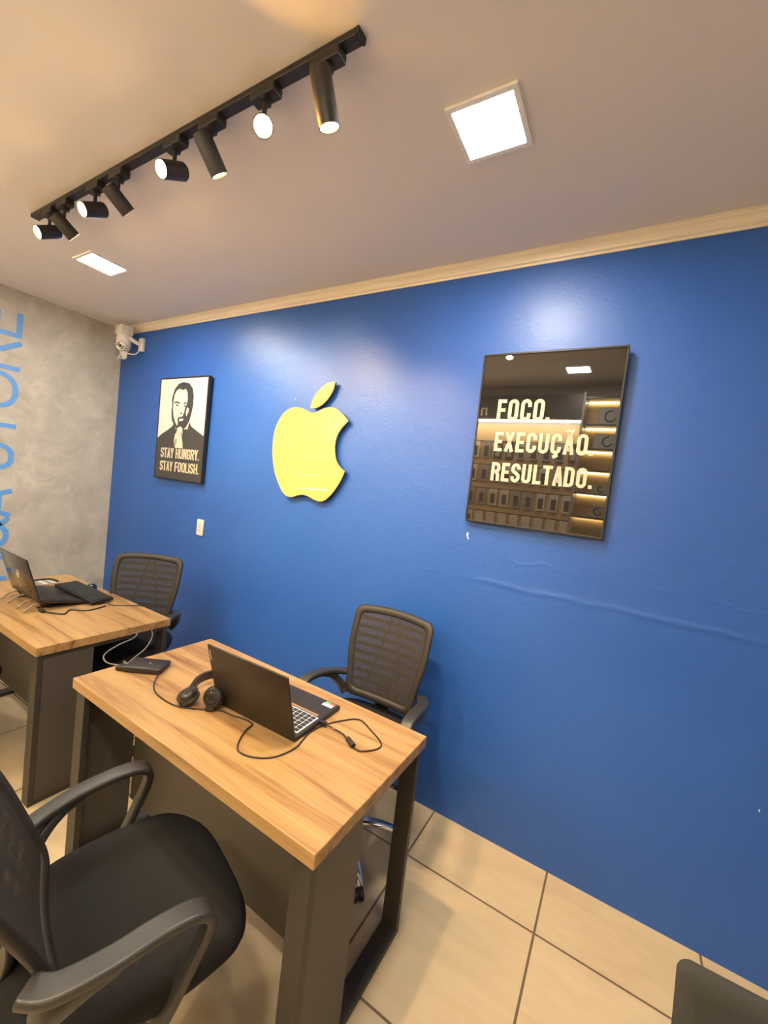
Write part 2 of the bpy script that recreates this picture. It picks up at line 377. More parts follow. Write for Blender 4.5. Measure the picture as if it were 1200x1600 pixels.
def stroke(bm, pts, t, y0, y1, closed=False, mtx=None):
    P = [Vector((p[0], p[1])) for p in pts]
    Q = [P[0]]
    for p in P[1:]:
        if (p-Q[-1]).length > 1e-4: Q.append(p)
    if closed and (Q[0]-Q[-1]).length < 1e-4: Q.pop()
    P = Q; n = len(P); lt, rt = [], []
    for i in range(n):
        if closed: a, b = P[i]-P[i-1], P[(i+1) % n]-P[i]
        else:
            a = P[i]-P[i-1] if i else P[1]-P[0]; b = P[i+1]-P[i] if i < n-1 else a
        a = a.normalized(); b = b.normalized()
        na, nb = Vector((-a.y, a.x)), Vector((-b.y, b.x)); m = na+nb
        m = m.normalized() if m.length > 1e-6 else na
        k = min(1/max(m.dot(na), 0.3), 1.6)
        lt.append(P[i]+m*(t/2*k)); rt.append(P[i]-m*(t/2*k))
    tb = bmesh.new()
    V = [[tb.verts.new((q.x, y, q.y)) for q in side] for side, y in ((lt, y0), (rt, y0), (rt, y1), (lt, y1))]
    for i in range(n if closed else n-1):
        j = (i+1) % n
        for k in range(4):
            A, Bq = V[k], V[(k+1) % 4]; tb.faces.new((A[i], A[j], Bq[j], Bq[i]))
    if not closed:
        tb.faces.new([V[k][0] for k in range(4)]); tb.faces.new([V[k][-1] for k in range(4)][::-1])
    merge(bm, tb, mtx)
WID = {'.': 0.0, 'I': 0.0, ' ': 0}
def text_line(bm, s, x0, x1, z0, h, t, y0, y1, sl=0.0, gap=0.10, mtx=None):
    """lay the string between x0 and x1, letter height h, all letters one width"""
    def units(u):
        tot = 0
        for i, c in enumerate(s):
            tot += {'.': t, 'I': t, ' ': 0.26}.get(c, u*(0.88 if c in 'FEL' else 1.0))
            if i < len(s)-1: tot += gap*0.55 if (c == ' ' or s[i+1] == ' ') else gap*(0.55 if c in 'TAYL' or s[i+1] in 'TAY' else 1)
        return tot
    target = (x1-x0)/h; lo, hi = 0.1, 1.5
    for _ in range(40):
        mid = (lo+hi)/2
        if units(mid) < target: lo = mid
        else: hi = mid
    u = lo; x = 0
    for i, c in enumerate(s):
        w = {'.': t, 'I': t, ' ': 0.26}.get(c, u*(0.88 if c in 'FEL' else 1.0))
        base = {'Ç': 'C', 'Ã': 'A'}.get(c, c)
        st = glyph(base, w, t)
        if c == 'Ç': st = st+[([(w/2+0.02, 0.02), (w/2+0.05, -0.08), (w/2-0.10, -0.16)], False)]
        for pl, cl in st: stroke(bm, [(x0+(x+p[0])*h, z0+p[1]*h) for p in pl], t*h, y0, y1, cl, mtx)
        if c == 'Ã': stroke(bm, [(x0+(x+p[0])*h, z0+p[1]*h) for p in [(w/2-0.17, 1.07), (w/2-0.08, 1.15), (w/2+0.06, 1.10), (w/2+0.16, 1.17)]], t*h*0.75, y0, y1, False, mtx)
        x += w
        if i < len(s)-1: x += gap*0.55 if (c == ' ' or s[i+1] == ' ') else gap*(0.55 if c in 'TAYL' or s[i+1] in 'TAY' else 1)

# ------------------------------------------------------------------ room shell
structure(link('floor', bbox(-0.1, XR+0.1, YB-0.1, 0.1, -0.08, 0.0), M['tile']))
structure(link('ceiling', bbox(-0.1, XR+0.1, YB-0.1, 0.1, H, H+0.08), M['ceiling']))
structure(link('wall_back', bbox(-0.1, XR+0.1, 0.0, 0.1, 0.0, H), M['blue']))
structure(link('wall_left', bbox(-0.1, 0.0, YB, 0.0, 0.0, H), M['cement']))
structure(link('wall_right', bbox(XR, XR+0.1, YB, 0.0, 0.0, H), M['plainwall']))
structure(link('wall_front', bbox(-0.1, XR+0.1, YB-0.1, YB, 0.0, H), M['plainwall']))
def crown(y_wall, sgn):
    prof = [(0, 0), (0, -0.055), (0.006, -0.055), (0.008, -0.046), (0.016, -0.042), (0.018, -0.034), (0.026, -0.022), (0.030, -0.018), (0.036, -0.014), (0.038, -0.006), (0.042, -0.005), (0.042, 0)]
    bm = bmesh.new()
    A = [bm.verts.new((0.0, y_wall+sgn*a, H+b)) for a, b in prof]; B = [bm.verts.new((XR, y_wall+sgn*a, H+b)) for a, b in prof]
    for i in range(len(prof)):
        j = (i+1) % len(prof); bm.faces.new((A[i], A[j], B[j], B[i]))
    bm.faces.new(A[::-1]); bm.faces.new(B)
    return bm
structure(link('trim_1', crown(0.0, -1), M['cream']))
structure(link('trim_2', crown(YB, 1), M['cream']))
# painted chips: small flakes of bare plaster in the blue wall
ch = bmesh.new()
for cx, cz, a, b in ((3.40, 1.435, 0.006, 0.013), (3.405, 1.418, 0.004, 0.007), (2.16, 2.12, 0.003, 0.004), (4.60, 0.62, 0.003, 0.006)):
    prism(ch, [(cx+a*math.cos(k*PI/4)*(0.7+0.3*(k % 2)), cz+b*math.sin(k*PI/4)*(0.7+0.3*((k+1) % 2))) for k in range(8)], -0.0006, 0.0)
structure(link('trim_3', ch, M['white']), 'small bare plaster chips in the blue wall')

# ------------------------------------------------------------------ ceiling light panels
def light_panel(x, y, label):
    t = thing('ceiling_light_panel', label, 'ceiling light', (x, y, H), group='square ceiling light panels')
    bm = bmesh.new()
    for a in ((-0.108, 0.108, -0.108, -0.092), (-0.108, 0.108, 0.092, 0.108), (-0.108, -0.092, -0.092, 0.092), (0.092, 0.108, -0.092, 0.092)):
        box(bm, a[0], a[1], a[2], a[3], -0.009, 0.0)
    link('frame', bm, M['metal_frame'], t)
    link('diffuser', bbox(-0.092, 0.092, -0.092, 0.092, -0.007, -0.001), M['panel'], t)
light_panel(1.172, -0.715, 'lit square ceiling panel near the grey cement wall, above the poster desk')
light_panel(3.545, -0.715, 'large looking lit square ceiling panel right of the track lights')
light_panel(1.172, -2.145, 'lit square ceiling panel by the shelves near the cement wall')
light_panel(3.545, -2.145, 'lit square ceiling panel above the shelves, mirrored in the black print')
light_panel(5.92, -2.145, 'lit square ceiling panel above the far end of the shelves')

# ------------------------------------------------------------------ track lighting
TY = -1.100
tr = thing('lighting_track', 'long black lighting track screwed to the ceiling', 'light track', (2.340, TY, H))
bm = bmesh.new(); box(bm, -0.975, 0.975, -0.017, 0.017, -0.018, -0.0, 0.002, 1)
link('rail', bm, M['trackblack'], tr)
link('end_cap', bbox(-0.985, -0.975, -0.018, 0.018, -0.019, 0.0, bev=0.002), M['trackblack'], tr)
link('end_cap', bbox(0.975, 0.985, -0.018, 0.018, -0.019, 0.0, bev=0.002), M['trackblack'], tr)
link('screw', bbox(0.87, 0.876, -0.003, 0.003, -0.0195, -0.018), M['silver'], tr)
def spotlight(x, d, label, watts, lens='lens', drop=0.070, Lh=0.098):
    """x: place on the track; d: direction the lamp points"""
    t = thing('track_spotlight', label, 'spotlight', (x, TY, H-0.018), group='black spotlights on the track')
    d = Vector(d).normalized()
    link('track_adapter', bbox(-0.05, 0.05, -0.019, 0.019, -0.026, 0.0, bev=0.004), M['trackblack'], t)
    bm = bmesh.new(); lathe(bm, [(0.018, -0.026), (0.018, -0.034), (0.007, -0.036), (0.007, -drop-0.012)], 16)
    link('stem', bm, M['trackblack'], t, smooth=True)
    R = 0.029
    piv = Vector((0, 0, -drop-0.018)); start = piv - d*(Lh*0.45) + Vector((0, 0, -0.012))
    m = align(d, start)
    bm = bmesh.new(); lathe(bm, [(R*0.93, 0), (R, 0.004), (R, Lh), (R*0.90, Lh), (R*0.86, Lh-0.008)], 28, m, cap=False)
    lathe(bm, [(R*0.93, 0), (0.0, 0.0)], 28, m, cap=False)
    body = link('lamp_body', bm, M['trackblack'], t, smooth=True)
    bm = bmesh.new(); lathe(bm, [(0, Lh-0.006), (R*0.88, Lh-0.006), (R*0.88, Lh-0.009), (0, Lh-0.009)], 28, m)
    link('lens', bm, M[lens], body)
    if watts:
        ld = bpy.data.lights.new('spot_lamp', 'SPOT'); ld.energy = watts; ld.color = LAMP_COL; ld.spot_size = math.radians(78); ld.spot_blend = 0.9; ld.shadow_soft_size = 0.025
        lo = bpy.data.objects.new('spot_lamp', ld); COL.objects.link(lo); lo.parent = t
        lo.matrix_local = align(-d, start + d*(Lh+0.004))
    return t
AW = (0.05, -0.86, -0.52); TO = (0.10, 0.80, -0.58)
spotlight(1.53, AW, 'black spotlight at the far left end of the ceiling track', SPOT_W*.7)
spotlight(1.68, TO, 'second black spotlight from the left end of the track, tipped down to the blue wall', SPOT_W)
spotlight(1.965, AW, 'third black spotlight from the left end of the track, lens turned to the shelves', SPOT_W*.7)
spotlight(2.15, TO, 'fourth black spotlight from the left end of the track, tipped down', SPOT_W)
spotlight(2.53, AW, 'glowing black spotlight just left of the track middle, seen side on', SPOT_W*.7)
spotlight(2.73, (0.12, 0.62, -0.78), 'black spotlight hanging left of the blinding orange one', SPOT_W, Lh=0.115)
spotlight(2.98, (0.62, -0.50, -0.60), 'blinding orange spotlight turned straight to the viewer', SPOT_W, 'lens_hot')
spotlight(3.215, (0.10, 0.36, -0.93), 'black spotlight at the right end of the track, hanging down', SPOT_W, Lh=0.128)

# ------------------------------------------------------------------ lettering on the cement wall
ROT_W = Matrix(((0, 1, 0, 0), (-0, 0, -1, 0), (1, 0, 0, 0), (0, 0, 0, 1)))  # (x=along, y=depth, z=up) -> along +Z, up -> -Y, depth -> +X
def wall_letters():
    hgt = 0.29; base = -0.70
    for chx, z0, z1 in (('H', 0.572, 0.772), ('&', 0.835, 1.06), ('A', 1.066, 1.288), ('S', 1.43, 1.625), ('T', 1.655, 1.865), ('O', 1.885, 2.155), ('R', 2.172, 2.402), ('E', 2.418, 2.60)):
        bm = bmesh.new(); w = (z1-z0)/hgt
        for pl, cl in glyph(chx, w, 0.115):
            stroke(bm, [(p[0]*hgt, p[1]*hgt) for p in pl], 0.115*hgt, -0.0, 0.004, cl)
        # local x -> +Z, local z -> -Y, local y -> +X
        m = Matrix(((0, 1, 0, 0.0), (0, 0, -1, base), (1, 0, 0, z0), (0, 0, 0, 1)))
        bmesh.ops.transform(bm, matrix=m, verts=bm.verts)
        nm = {'&': 'ampersand'}.get(chx, 'letter ' + chx)
        tag(link('wall_letter', bm, M['letter_blue']), 'light blue %s painted sideways on the grey cement wall' % nm, 'letter', 'blue letters on the cement wall')
wall_letters()

# ------------------------------------------------------------------ security camera in the corner
def security_camera():
    t = thing('security_camera', 'white pan and tilt security camera high in the wall corner', 'security camera', (0.262, -0.115, 2.575))
    bm = bmesh.new(); box(bm, -0.052, 0.055, -0.052, 0.045, 0.072, 0.145, 0.006)
    link('head_box', bm, M['white'], t, smooth=True)
    bm = bmesh.new(); lathe(bm, [(0.0, 0.088), (0.046, 0.086), (0.053, 0.070), (0.055, 0.035), (0.055, -0.005), (0.050, -0.035), (0.036, -0.058), (0.018, -0.068), (0, -0.070)], 28)
    shell = link('dome_shell', bm, M['white'], t, smooth=True)
    d = Vector((0.62, -0.72, -0.32)).normalized(); m = align(d, Vector((0, 0, -0.012)) + d*0.028)
    bm = bmesh.new(); lathe(bm, [(0.044, 0), (0.042, 0.022), (0.037, 0.032), (0.034, 0.034), (0.033, 0.031), (0, 0.031)], 26, m)
    face = link('lens_face', bm, M['white'], shell, smooth=True)
    bm = bmesh.new(); lathe(bm, [(0.012, 0.031), (0.012, 0.036), (0.008, 0.038), (0, 0.035)], 18, m)
    link('lens', bm, M['black'], shell, smooth=True)
    for s in (-1, 1):
        bm = bmesh.new()
        for k in range(3):
            a = PI/2*(0 if s > 0 else 2) + (k-1)*0.55
            mm = m @ Matrix.Translation((0.023*math.cos(a), 0.023*math.sin(a), 0.030)); lathe(bm, [(0.006, 0), (0.006, 0.0025)], 10, mm)
        link('led_row', bm, M['slat'], shell)
    bm = bmesh.new(); box(bm, -0.022, 0.022, -0.018, 0.018, -0.125, -0.062, 0.004); box(bm, -0.006, 0.028, 0.005, 0.022, -0.115, -0.06, 0.003)
    link('lower_bracket', bm, M['white'], t)
    bm = bmesh.new(); box(bm, -0.012, 0.012, -0.0195, -0.017, -0.117, -0.085, 0.001); link('socket_hole', bm, M['black'], t)
    bm = bmesh.new(); tube(bm, [(0.05, 0.02, 0.055), (0.075, 0.05, 0.03), (0.082, 0.10, 0.02)], 0.016, 10); box(bm, 0.055, 0.112, 0.088, 0.115, -0.035, 0.075, 0.005)
    link('wall_arm', bm, M['white'], t, smooth=True)
    bm = bmesh.new(); tube(bm, [(-0.06, -0.01, 0.075), (-0.09, -0.012, 0.085)], 0.006, 8); link('antenna', bm, M['white'], t, smooth=True)
    bm = bmesh.new(); tube(bm, [(0.085, 0.09, -0.02), (0.08, 0.06, -0.07), (0.04, 0.02, -0.075), (0.01, 0.0, -0.06)], 0.004, 8)
    tube(bm, [(0.01, -0.02, -0.09), (0.0, -0.03, -0.125), (-0.02, -0.03, -0.122)], 0.004, 8); tube(bm, [(-0.02, -0.028, -0.122), (0.0, -0.035, -0.13), (0.012, -0.035, -0.155)], 0.004, 8)
    link('camera_cable', bm, M['white'], t, smooth=True)
security_camera()

# ------------------------------------------------------------------ wall outlet
t = thing('wall_outlet', 'small white wall outlet plate below the portrait poster', 'outlet', (1.338, 0.0, 1.167))
link('cover_plate', bbox(-0.038, 0.038, -0.012, 0.0, -0.061, 0.061, bev=0.006, seg=3), M['white'], t, smooth=True)
for k in (-1, 0, 1): link('socket_module', bbox(-0.014, 0.014, -0.0135, -0.011, k*0.022-0.004, k*0.022+0.004, bev=0.001), M['packgrey'], t)

# ------------------------------------------------------------------ portrait poster
def framed(name, label, cat, x0, x1, z0, z1, tilt, fw, depth):
    cx = (x0+x1)/2; w = (x1-x0)/2; h = (z1-z0)/2
    t = thing(name, label, cat, (cx, -0.004, z0), rot=(tilt, 0, 0))
    bm = bmesh.new()
    for a in ((-w, w, 0, fw), (-w, w, 2*h-fw, 2*h), (-w, -w+fw, fw, 2*h-fw), (w-fw, w, fw, 2*h-fw)):
        box(bm, a[0], a[1], -depth, 0.0, a[2], a[3], 0.0015, 1)
    link('frame', bm, M['frame'], t)
    return t, w, 2*h
t, w, h = framed('framed_poster', 'tall framed black and white poster of a thinking person on the blue wall', 'poster', 0.722, 1.334, 1.496, 2.292, 0.012, 0.011, 0.030)
yb = -0.0265
link('print', bbox(-w+.011, w-.011, yb, yb+0.004, 0.011, h-.011), M['paper'], t)
def flat(name, polys, mat, lvl):
    bm = bmesh.new()
    for p in polys: prism(bm, p, yb-0.0004*lvl, yb)
    return link(name, bm, mat, t)
# portrait coordinates: u across 0..1 (left to right), v down 0..1
def uv(pts): return [(-w+.011+(2*w-.022)*u, h-.011-(h-.022)*v) for u, v in pts]
shirt = uv([(0, 1), (0, .60), (.10, .555), (.22, .515), (.32, .475), (.36, .44), (.40, .50), (.66, .50), (.68, .43), (.74, .475), (.86, .515), (1, .56), (1, 1)])
flat('printed_shirt', [shirt], M['ink'], 1)
head_dark = uv([(.50, .035), (.40, .05), (.32, .10), (.275, .18), (.265, .26), (.28, .34), (.30, .41), (.35, .46), (.43, .505), (.54, .515), (.62, .48), (.68, .42), (.715, .34), (.735, .27), (.735, .18), (.70, .10), (.62, .05)])
flat('printed_head', [head_dark], M['ink'], 2)
face = uv([(.36, .12), (.42, .10), (.50, .115), (.56, .105), (.60, .14), (.615, .21), (.60, .255), (.575, .28), (.56, .33), (.53, .375), (.46, .38), (.42, .40), (.44, .43), (.43, .47), (.375, .43), (.33, .37), (.31, .30), (.31, .22), (.325, .16)])
cheek = uv([(.615, .285), (.655, .30), (.645, .34), (.61, .375), (.595, .34)])
ear = uv([(.262, .225), (.278, .22), (.285, .30), (.268, .28)])
chin = uv([(.46, .40), (.55, .395), (.55, .415), (.47, .425)])
flat('printed_face', [face, cheek, ear, chin], M['paper'], 3)
for q in [uv([(.33, .232), (.40, .225), (.455, .24), (.45, .252), (.39, .243), (.34, .246)]), uv([(.36, .262), (.40, .255), (.44, .268), (.40, .275)]),
     uv([(.53, .245), (.59, .232), (.60, .246), (.54, .258)]), uv([(.535, .272), (.57, .263), (.59, .272), (.56, .28)]),
     uv([(.485, .335), (.52, .345), (.52, .355), (.475, .35)])]: flat('printed_feature', [q], M['ink'], 4)
flat('printed_hand', [uv([(.44, .49), (.50, .475), (.545, .49), (.56, .54), (.545, .58), (.57, .63), (.585, .69), (.42, .69), (.38, .62), (.40, .555), (.43, .53)])], M['packlight'], 4)
for q in [uv([(.53, .52), (.556, .54), (.54, .575), (.51, .56)]), uv([(.41, .60), (.45, .60), (.44, .66), (.42, .67), (.39, .62)])]: flat('printed_hand_shade', [q], M['inkmid'], 5)
bm = bmesh.new(); X0 = 0.798-1.028; 
text_line(bm, 'STAY HUNGRY.', X0, 1.288-1.028, 1.664-1.496, 0.078, 0.14, yb-0.004, yb); link('lettering', bm, M['letter'], t); bm = bmesh.new(); text_line(bm, 'STAY FOOLISH.', X0, 1.296-1.028, 1.561-1.496, 0.076, 0.14, yb-0.004, yb)
link('lettering', bm, M['letter'], t)

# ------------------------------------------------------------------ motto print under glass
t, w, h = framed('framed_print', 'framed glossy black print with three cream words on the blue wall', 'poster', 3.388, 3.988, 1.505, 2.300, 0.025, 0.009, 0.030)
link('print', bbox(-w+.009, w-.009, -0.026, -0.020, 0.009, h-.009), M['gloss'], t)
c0 = (3.388+3.988)/2
for s, xa, xb, zb, hh in (('FOCO.', 3.482, 3.717, 1.991, 0.098), ('EXECUÇÃO.', 3.487, 3.908, 1.849, 0.090), ('RESULTADO.', 3.488, 3.920, 1.711, 0.086)):
    bm = bmesh.new(); text_line(bm, s, xa-c0, xb-c0, zb-1.505, hh, 0.165, -0.0264, -0.0255)
    link('lettering', bm, M['letter'], t)

# ------------------------------------------------------------------ yellow apple sign
leaf = [(2.497, 2.206), (2.478, 2.207), (2.44, 2.199), (2.404, 2.179), (2.364, 2.143), (2.339, 2.105), (2.328, 2.07), (2.326, 2.052), (2.361, 2.051), (2.4, 2.064), (2.436, 2.089), (2.469, 2.126), (2.488, 2.163), (2.494, 2.19)]
apple = [(2.621, 1.978), (2.585, 2.01), (2.543, 2.039), (2.513, 2.052), (2.479, 2.056), (2.441, 2.052), (2.403, 2.039), (2.37, 2.026), (2.345, 2.023), (2.318, 2.029), (2.28, 2.045), (2.247, 2.053), (2.215, 2.057), (2.172, 2.053), (2.13, 2.036), (2.09, 2.002), (2.055, 1.944), (2.039, 1.877), (2.038, 1.802), (2.052, 1.72), (2.077, 1.646), (2.115, 1.583), (2.156, 1.529), (2.193, 1.502), (2.228, 1.495), (2.26, 1.499), (2.3, 1.513), (2.341, 1.520), (2.384, 1.514), (2.427, 1.501), (2.458, 1.495), (2.483, 1.495), (2.515, 1.507), (2.55, 1.538), (2.582, 1.579), (2.613, 1.631), (2.636, 1.689), (2.608, 1.702), (2.576, 1.73), (2.555, 1.77), (2.544, 1.818), (2.545, 1.856), (2.554, 1.894), (2.577, 1.932), (2.601, 1.958)]
def smooth_poly(P, corners):
    out = []; n = len(P)
    for i in range(n):
        b, c = Vector(P[i]), Vector(P[(i+1) % n])
        a = b*2-c if i in corners else Vector(P[i-1]); d = c*2-b if (i+1) % n in corners else Vector(P[(i+2) % n])
        for k in range(4):
            s = k/4; out.append(0.5*((2*b)+(c-a)*s+(2*a-5*b+4*c-d)*s*s+(3*b-a-3*c+d)*s**3))
    return [tuple(p) for p in out]
t = thing('apple_sign', 'large yellow gold bitten apple sign mounted on the blue wall', 'wall sign', (2.34, 0.0, 1.775))
off = lambda P: [(p[0]-2.34, p[1]-1.775) for p in P]
CI = min(range(len(apple)), key=lambda i: abs(apple[i][0]-2.636)+abs(apple[i][1]-1.689)); A2 = smooth_poly(apple, {0, CI}); L2 = smooth_poly(leaf, {0, 7})
bm = bmesh.new(); prism(bm, off(A2), -0.036, -0.030); face = link('apple_face', bm, M['gold'], t)
bm = bmesh.new(); prism(bm, off(L2), -0.036, -0.030); link('leaf_face', bm, M['gold'], t)
bm = bmesh.new(); prism(bm, off(A2), -0.030, -0.020); link('apple_backing', bm, M['darkedge'], t)
bm = bmesh.new(); prism(bm, off(L2), -0.030, -0.020); link('leaf_backing', bm, M['darkedge'], t)
for px, pz in ((-0.15, 0.15), (0.12, 0.18), (-0.12, -0.2), (0.13, -0.2), (0.07, 0.36)):
    bm = bmesh.new(); lathe(bm, [(0.012, -0.001), (0.012, 0.021)], 12, align((0, -1, 0), (px, 0, pz))); link('standoff', bm, M['darkedge'], t)
bm = bmesh.new()  # shelf reflections on the gold face, modelled as thin paler lines
for ln in ([(2.292, 1.956), (2.389, 1.960)], [(2.40, 1.959), (2.45, 1.954), (2.578, 1.955)], [(2.258, 1.757), (2.264, 1.853), (2.279, 1.859), (2.54, 1.857)], [(2.27, 1.745), (2.40, 1.748), (2.556, 1.755)],
           [(2.233, 1.563), (2.246, 1.634), (2.40, 1.645), (2.60, 1.669)], [(2.259, 1.553), (2.565, 1.568)]):
    sweep(bm, [Vector((a-2.34, -0.036, b-1.775)) for a, b in ln], circ(0.0022, 6))
link('reflection_line', bm, M['goldreflect'], face)

# ------------------------------------------------------------------ desks
def make_desk(label, x0, x1, yf, yb, Z, rz):
    L = x1-x0; D = yb-yf; hl, hd = L/2, D/2
    t = thing('office_desk', label, 'desk', ((x0+x1)/2, (yb+yf)/2, 0), rz, 'wood topped office desks')
    link('tabletop', bbox(-hl, hl, -hd, hd, Z-0.040, Z, bev=0.0015, seg=1), M['wood'], t)
    zt = Z-0.040; px = 0.062; th = 0.022
    for s in (-1, 1):
        xo = s*(hl-0.012); xi = xo-s*px; a, b = min(xo, xi), max(xo, xi)
        yA, yB = -hd+0.012, hd-0.012
        link('leg', bbox(a, b, yA, yA+th, 0.0, zt, bev=0.001, seg=1), M['graphite'], t)
        link('leg', bbox(a, b, yB-th, yB, 0.0, zt, bev=0.001, seg=1), M['graphite'], t)
        link('foot_bar', bbox(a, b, yA+th, yB-th, 0.0, th, bev=0.001, seg=1), M['graphite'], t)
        link('top_rail', bbox(a, b, yA+th, yB-th, zt-th, zt, bev=0.001, seg=1), M['graphite'], t)
        e0, e1 = (xo-0.018, xo-0.002) if s > 0 else (xo+0.002, xo+0.018)
        link('end_panel', bbox(e0, e1, yA+th+0.001, yA+0.225, th, zt-th), M['graphite2'], t)
    link('modesty_panel', bbox(-hl+0.076, hl-0.076, yA+0.205, yA+0.222, 0.165, zt), M['graphite2'], t)
    return t
DZ = 0.7454
make_desk('wood topped desk with black frame, nearest the viewer, below the apple sign', 2.3095, 3.5419, -1.2026, -0.5955, DZ, -0.0133)
make_desk('wood topped desk with black frame beside the grey cement wall', 0.6934, 1.9324, -1.1812, -0.5661, DZ, -0.0013)

# ------------------------------------------------------------------ office chairs
def smoothstep(a, b, x):
    k = max(0, min(1, (x-a)/(b-a))); return k*k*(3-2*k)
BACK = {'curve': 0.020, 'crown': 0.010}
def back_pt(x, z, off=0.0):
    v = (z-0.52)/0.49; u = x/0.215
    return Vector((x, -0.195 - 0.075*v - 0.035*v*v + BACK['curve']*u*u + off, z))
def back_outline(inset, n=6, rad=0.046):
    pts = []
    zb, zt = 0.545+inset, 0.980-inset
    def hw(z): return 0.188 + 0.030*smoothstep(0.53, 0.85, z) - inset
    r = max(rad-inset*0.5, 0.012)
    corners = [(1, zt, 0, 90), (-1, zt, 90, 180), (-1, zb, 180, 270), (1, zb, 270, 360)]
    for sx, zc, a0, a1 in corners:
        for i in range(n+1):
            a = math.radians(a0+(a1-a0)*i/n); zz = (zc-r if zc == zt else zc+r)+r*math.sin(a)
            pts.append((sx*(hw(zc)-r)+r*math.cos(a), zz))
        # subdivide to next corner
        if sx == 1 and zc == zt: pts += [((hw(zt)-r)*(1-2*k/8), zt + BACK['crown']*math.sin(PI*k/8)) for k in range(1, 8)]
        if sx == -1 and zc == zt: pts += [(-(hw(zt+(zb-zt)*k/8)), (zt-r)+((zb+r)-(zt-r))*k/8) for k in range(1, 8)]
        if sx == -1 and zc == zb: pts += [(-(hw(zb)-r)*(1-2*k/8), zb) for k in range(1, 8)]
        if sx == 1 and zc == zb: pts += [(hw(zb+(zt-zb)*k/8), (zb+r)+((zt-r)-(zb+r))*k/8) for k in range(1, 8)]
    return pts
def make_chair(label, solid=False):
    t = thing('office_chair', label, 'chair', group='black mesh back office chairs')
    # seat cushion
    def sring(bm, s, z, n=48):
        r = []
        for i in range(n):
            a = 2*PI*i/n; c, q = math.cos(a), math.sin(a); e = 2/3.4
            x = 0.255*math.copysign(abs(c)**e, c)*s; y = 0.240*math.copysign(abs(q)**e, q)*s
            y -= 0.030*max(0, -y/0.24)
            x *= 1 - 0.07*max(0, -y/0.24)
            zz = z - 0.030*smoothstep(0.10, 0.24, y) - 0.010*math.exp(-(x*x+y*y)/0.02)*(1 if z > 0.49 else 0) + 0.006*(x/0.25)**2
            r.append(bm.verts.new((x, y, zz)))
        return r
    bm = bmesh.new(); rings = [sring(bm, s, z) for s, z in ((0.80, 0.432), (0.92, 0.434), (0.98, 0.445), (1.0, 0.462), (1.0, 0.478), (0.975, 0.494), (0.92, 0.505), (0.80, 0.511), (0.6, 0.513), (0.35, 0.513), (0.12, 0.513))]
    for a, b in zip(rings, rings[1:]):
        for i in range(48): bm.faces.new((a[i], a[(i+1) % 48], b[(i+1) % 48], b[i]))
    bm.faces.new(rings[0][::-1]); bm.faces.new(rings[-1])
    seat = link('seat', bm, M['fabric'], t, smooth='full')
    bm = bmesh.new(); rr = [sring(bm, s, z) for s, z in ((0.70, 0.405), (0.86, 0.412), (0.93, 0.425), (0.93, 0.436))]
    for a, b in zip(rr, rr[1:]):
        for i in range(48): bm.faces.new((a[i], a[(i+1) % 48], b[(i+1) % 48], b[i]))
    bm.faces.new(rr[0][::-1]); bm.faces.new(rr[-1])
    link('seat_pan', bm, M['black'], t, smooth='full')
    # mechanism, lever, gas column
    bm = bmesh.new(); box(bm, -0.075, 0.075, -0.13, 0.10, 0.355, 0.408, 0.012)
    link('seat_mechanism', bm, M['black'], t, smooth=True)
    bm = bmesh.new(); tube(bm, [(-0.07, 0.05, 0.385), (-0.20, 0.055, 0.392), (-0.31, 0.06, 0.388)], 0.0055, 10)
    lev = link('height_lever', bm, M['chrome'], t, smooth=True)
    bm = bmesh.new(); tube(bm, [(-0.25, 0.057, 0.392), (-0.285, 0.059, 0.390)], 0.010, 10, 2); link('lever_grip', bm, M['black'], lev, smooth=True)
    bm = bmesh.new(); lathe(bm, [(0.026, 0.10), (0.026, 0.36)], 20); link('gas_column', bm, M['black'], t, smooth=True)
    bm = bmesh.new(); lathe(bm, [(0.040, 0.115), (0.036, 0.25), (0.031, 0.255), (0.030, 0.31)], 20); link('column_cover', bm, M['black'], t, smooth=True)
    # star base and casters
    bm = bmesh.new(); lathe(bm, [(0.030, 0.075), (0.048, 0.080), (0.050, 0.105), (0.042, 0.125), (0.027, 0.130)], 24)
    for k in range(5):
        a = 2*PI*k/5 + 0.31; d = Vector((math.cos(a), math.sin(a), 0))
        P = catmull([d*0.02+Vector((0, 0, 0.108)), d*0.10+Vector((0, 0, 0.112)), d*0.18+Vector((0, 0, 0.103)), d*0.245+Vector((0, 0, 0.082)), d*0.272+Vector((0, 0, 0.066))], 6)
        n = len(P); sweep(bm, P, rrect(0.050, 0.030, 0.012), up=(-d.y, d.x, 0), scales=[(1-0.42*i/(n-1), 1-0.35*i/(n-1)) for i in range(n)])
    link('star_base', bm, M['chrome'], t, smooth=True)
    for k in range(5):
        a = 2*PI*k/5 + 0.31; d = Vector((math.cos(a), math.sin(a), 0)); ax = Vector((-d.y, d.x, 0)); c = d*0.260
        bm = bmesh.new()
        for s in (-1, 1): lathe(bm, [(0.010, -0.009), (0.022, -0.009), (0.026, -0.006), (0.026, 0.006), (0.022, 0.009), (0.010, 0.009)], 20, align(ax, c+ax*(0.013*s)+Vector((0, 0, 0.026))))
        lathe(bm, [(0.006, 0.03), (0.006, 0.075)], 10, Matrix.Translation(c)); lathe(bm, [(0.020, 0.034), (0.018, 0.050), (0.010, 0.056)], 14, Matrix.Translation(c))
        link('caster', bm, M['black'], t, smooth=True)
    # backrest: rim, mesh, slats
    rad = 0.016 if solid else 0.046
    o0, o1 = back_outline(0.0, rad=rad), back_outline(0.036, rad=rad); om = back_outline(0.007, rad=rad); om2 = back_outline(0.030, rad=rad)
    bm = bmesh.new(); rings = []
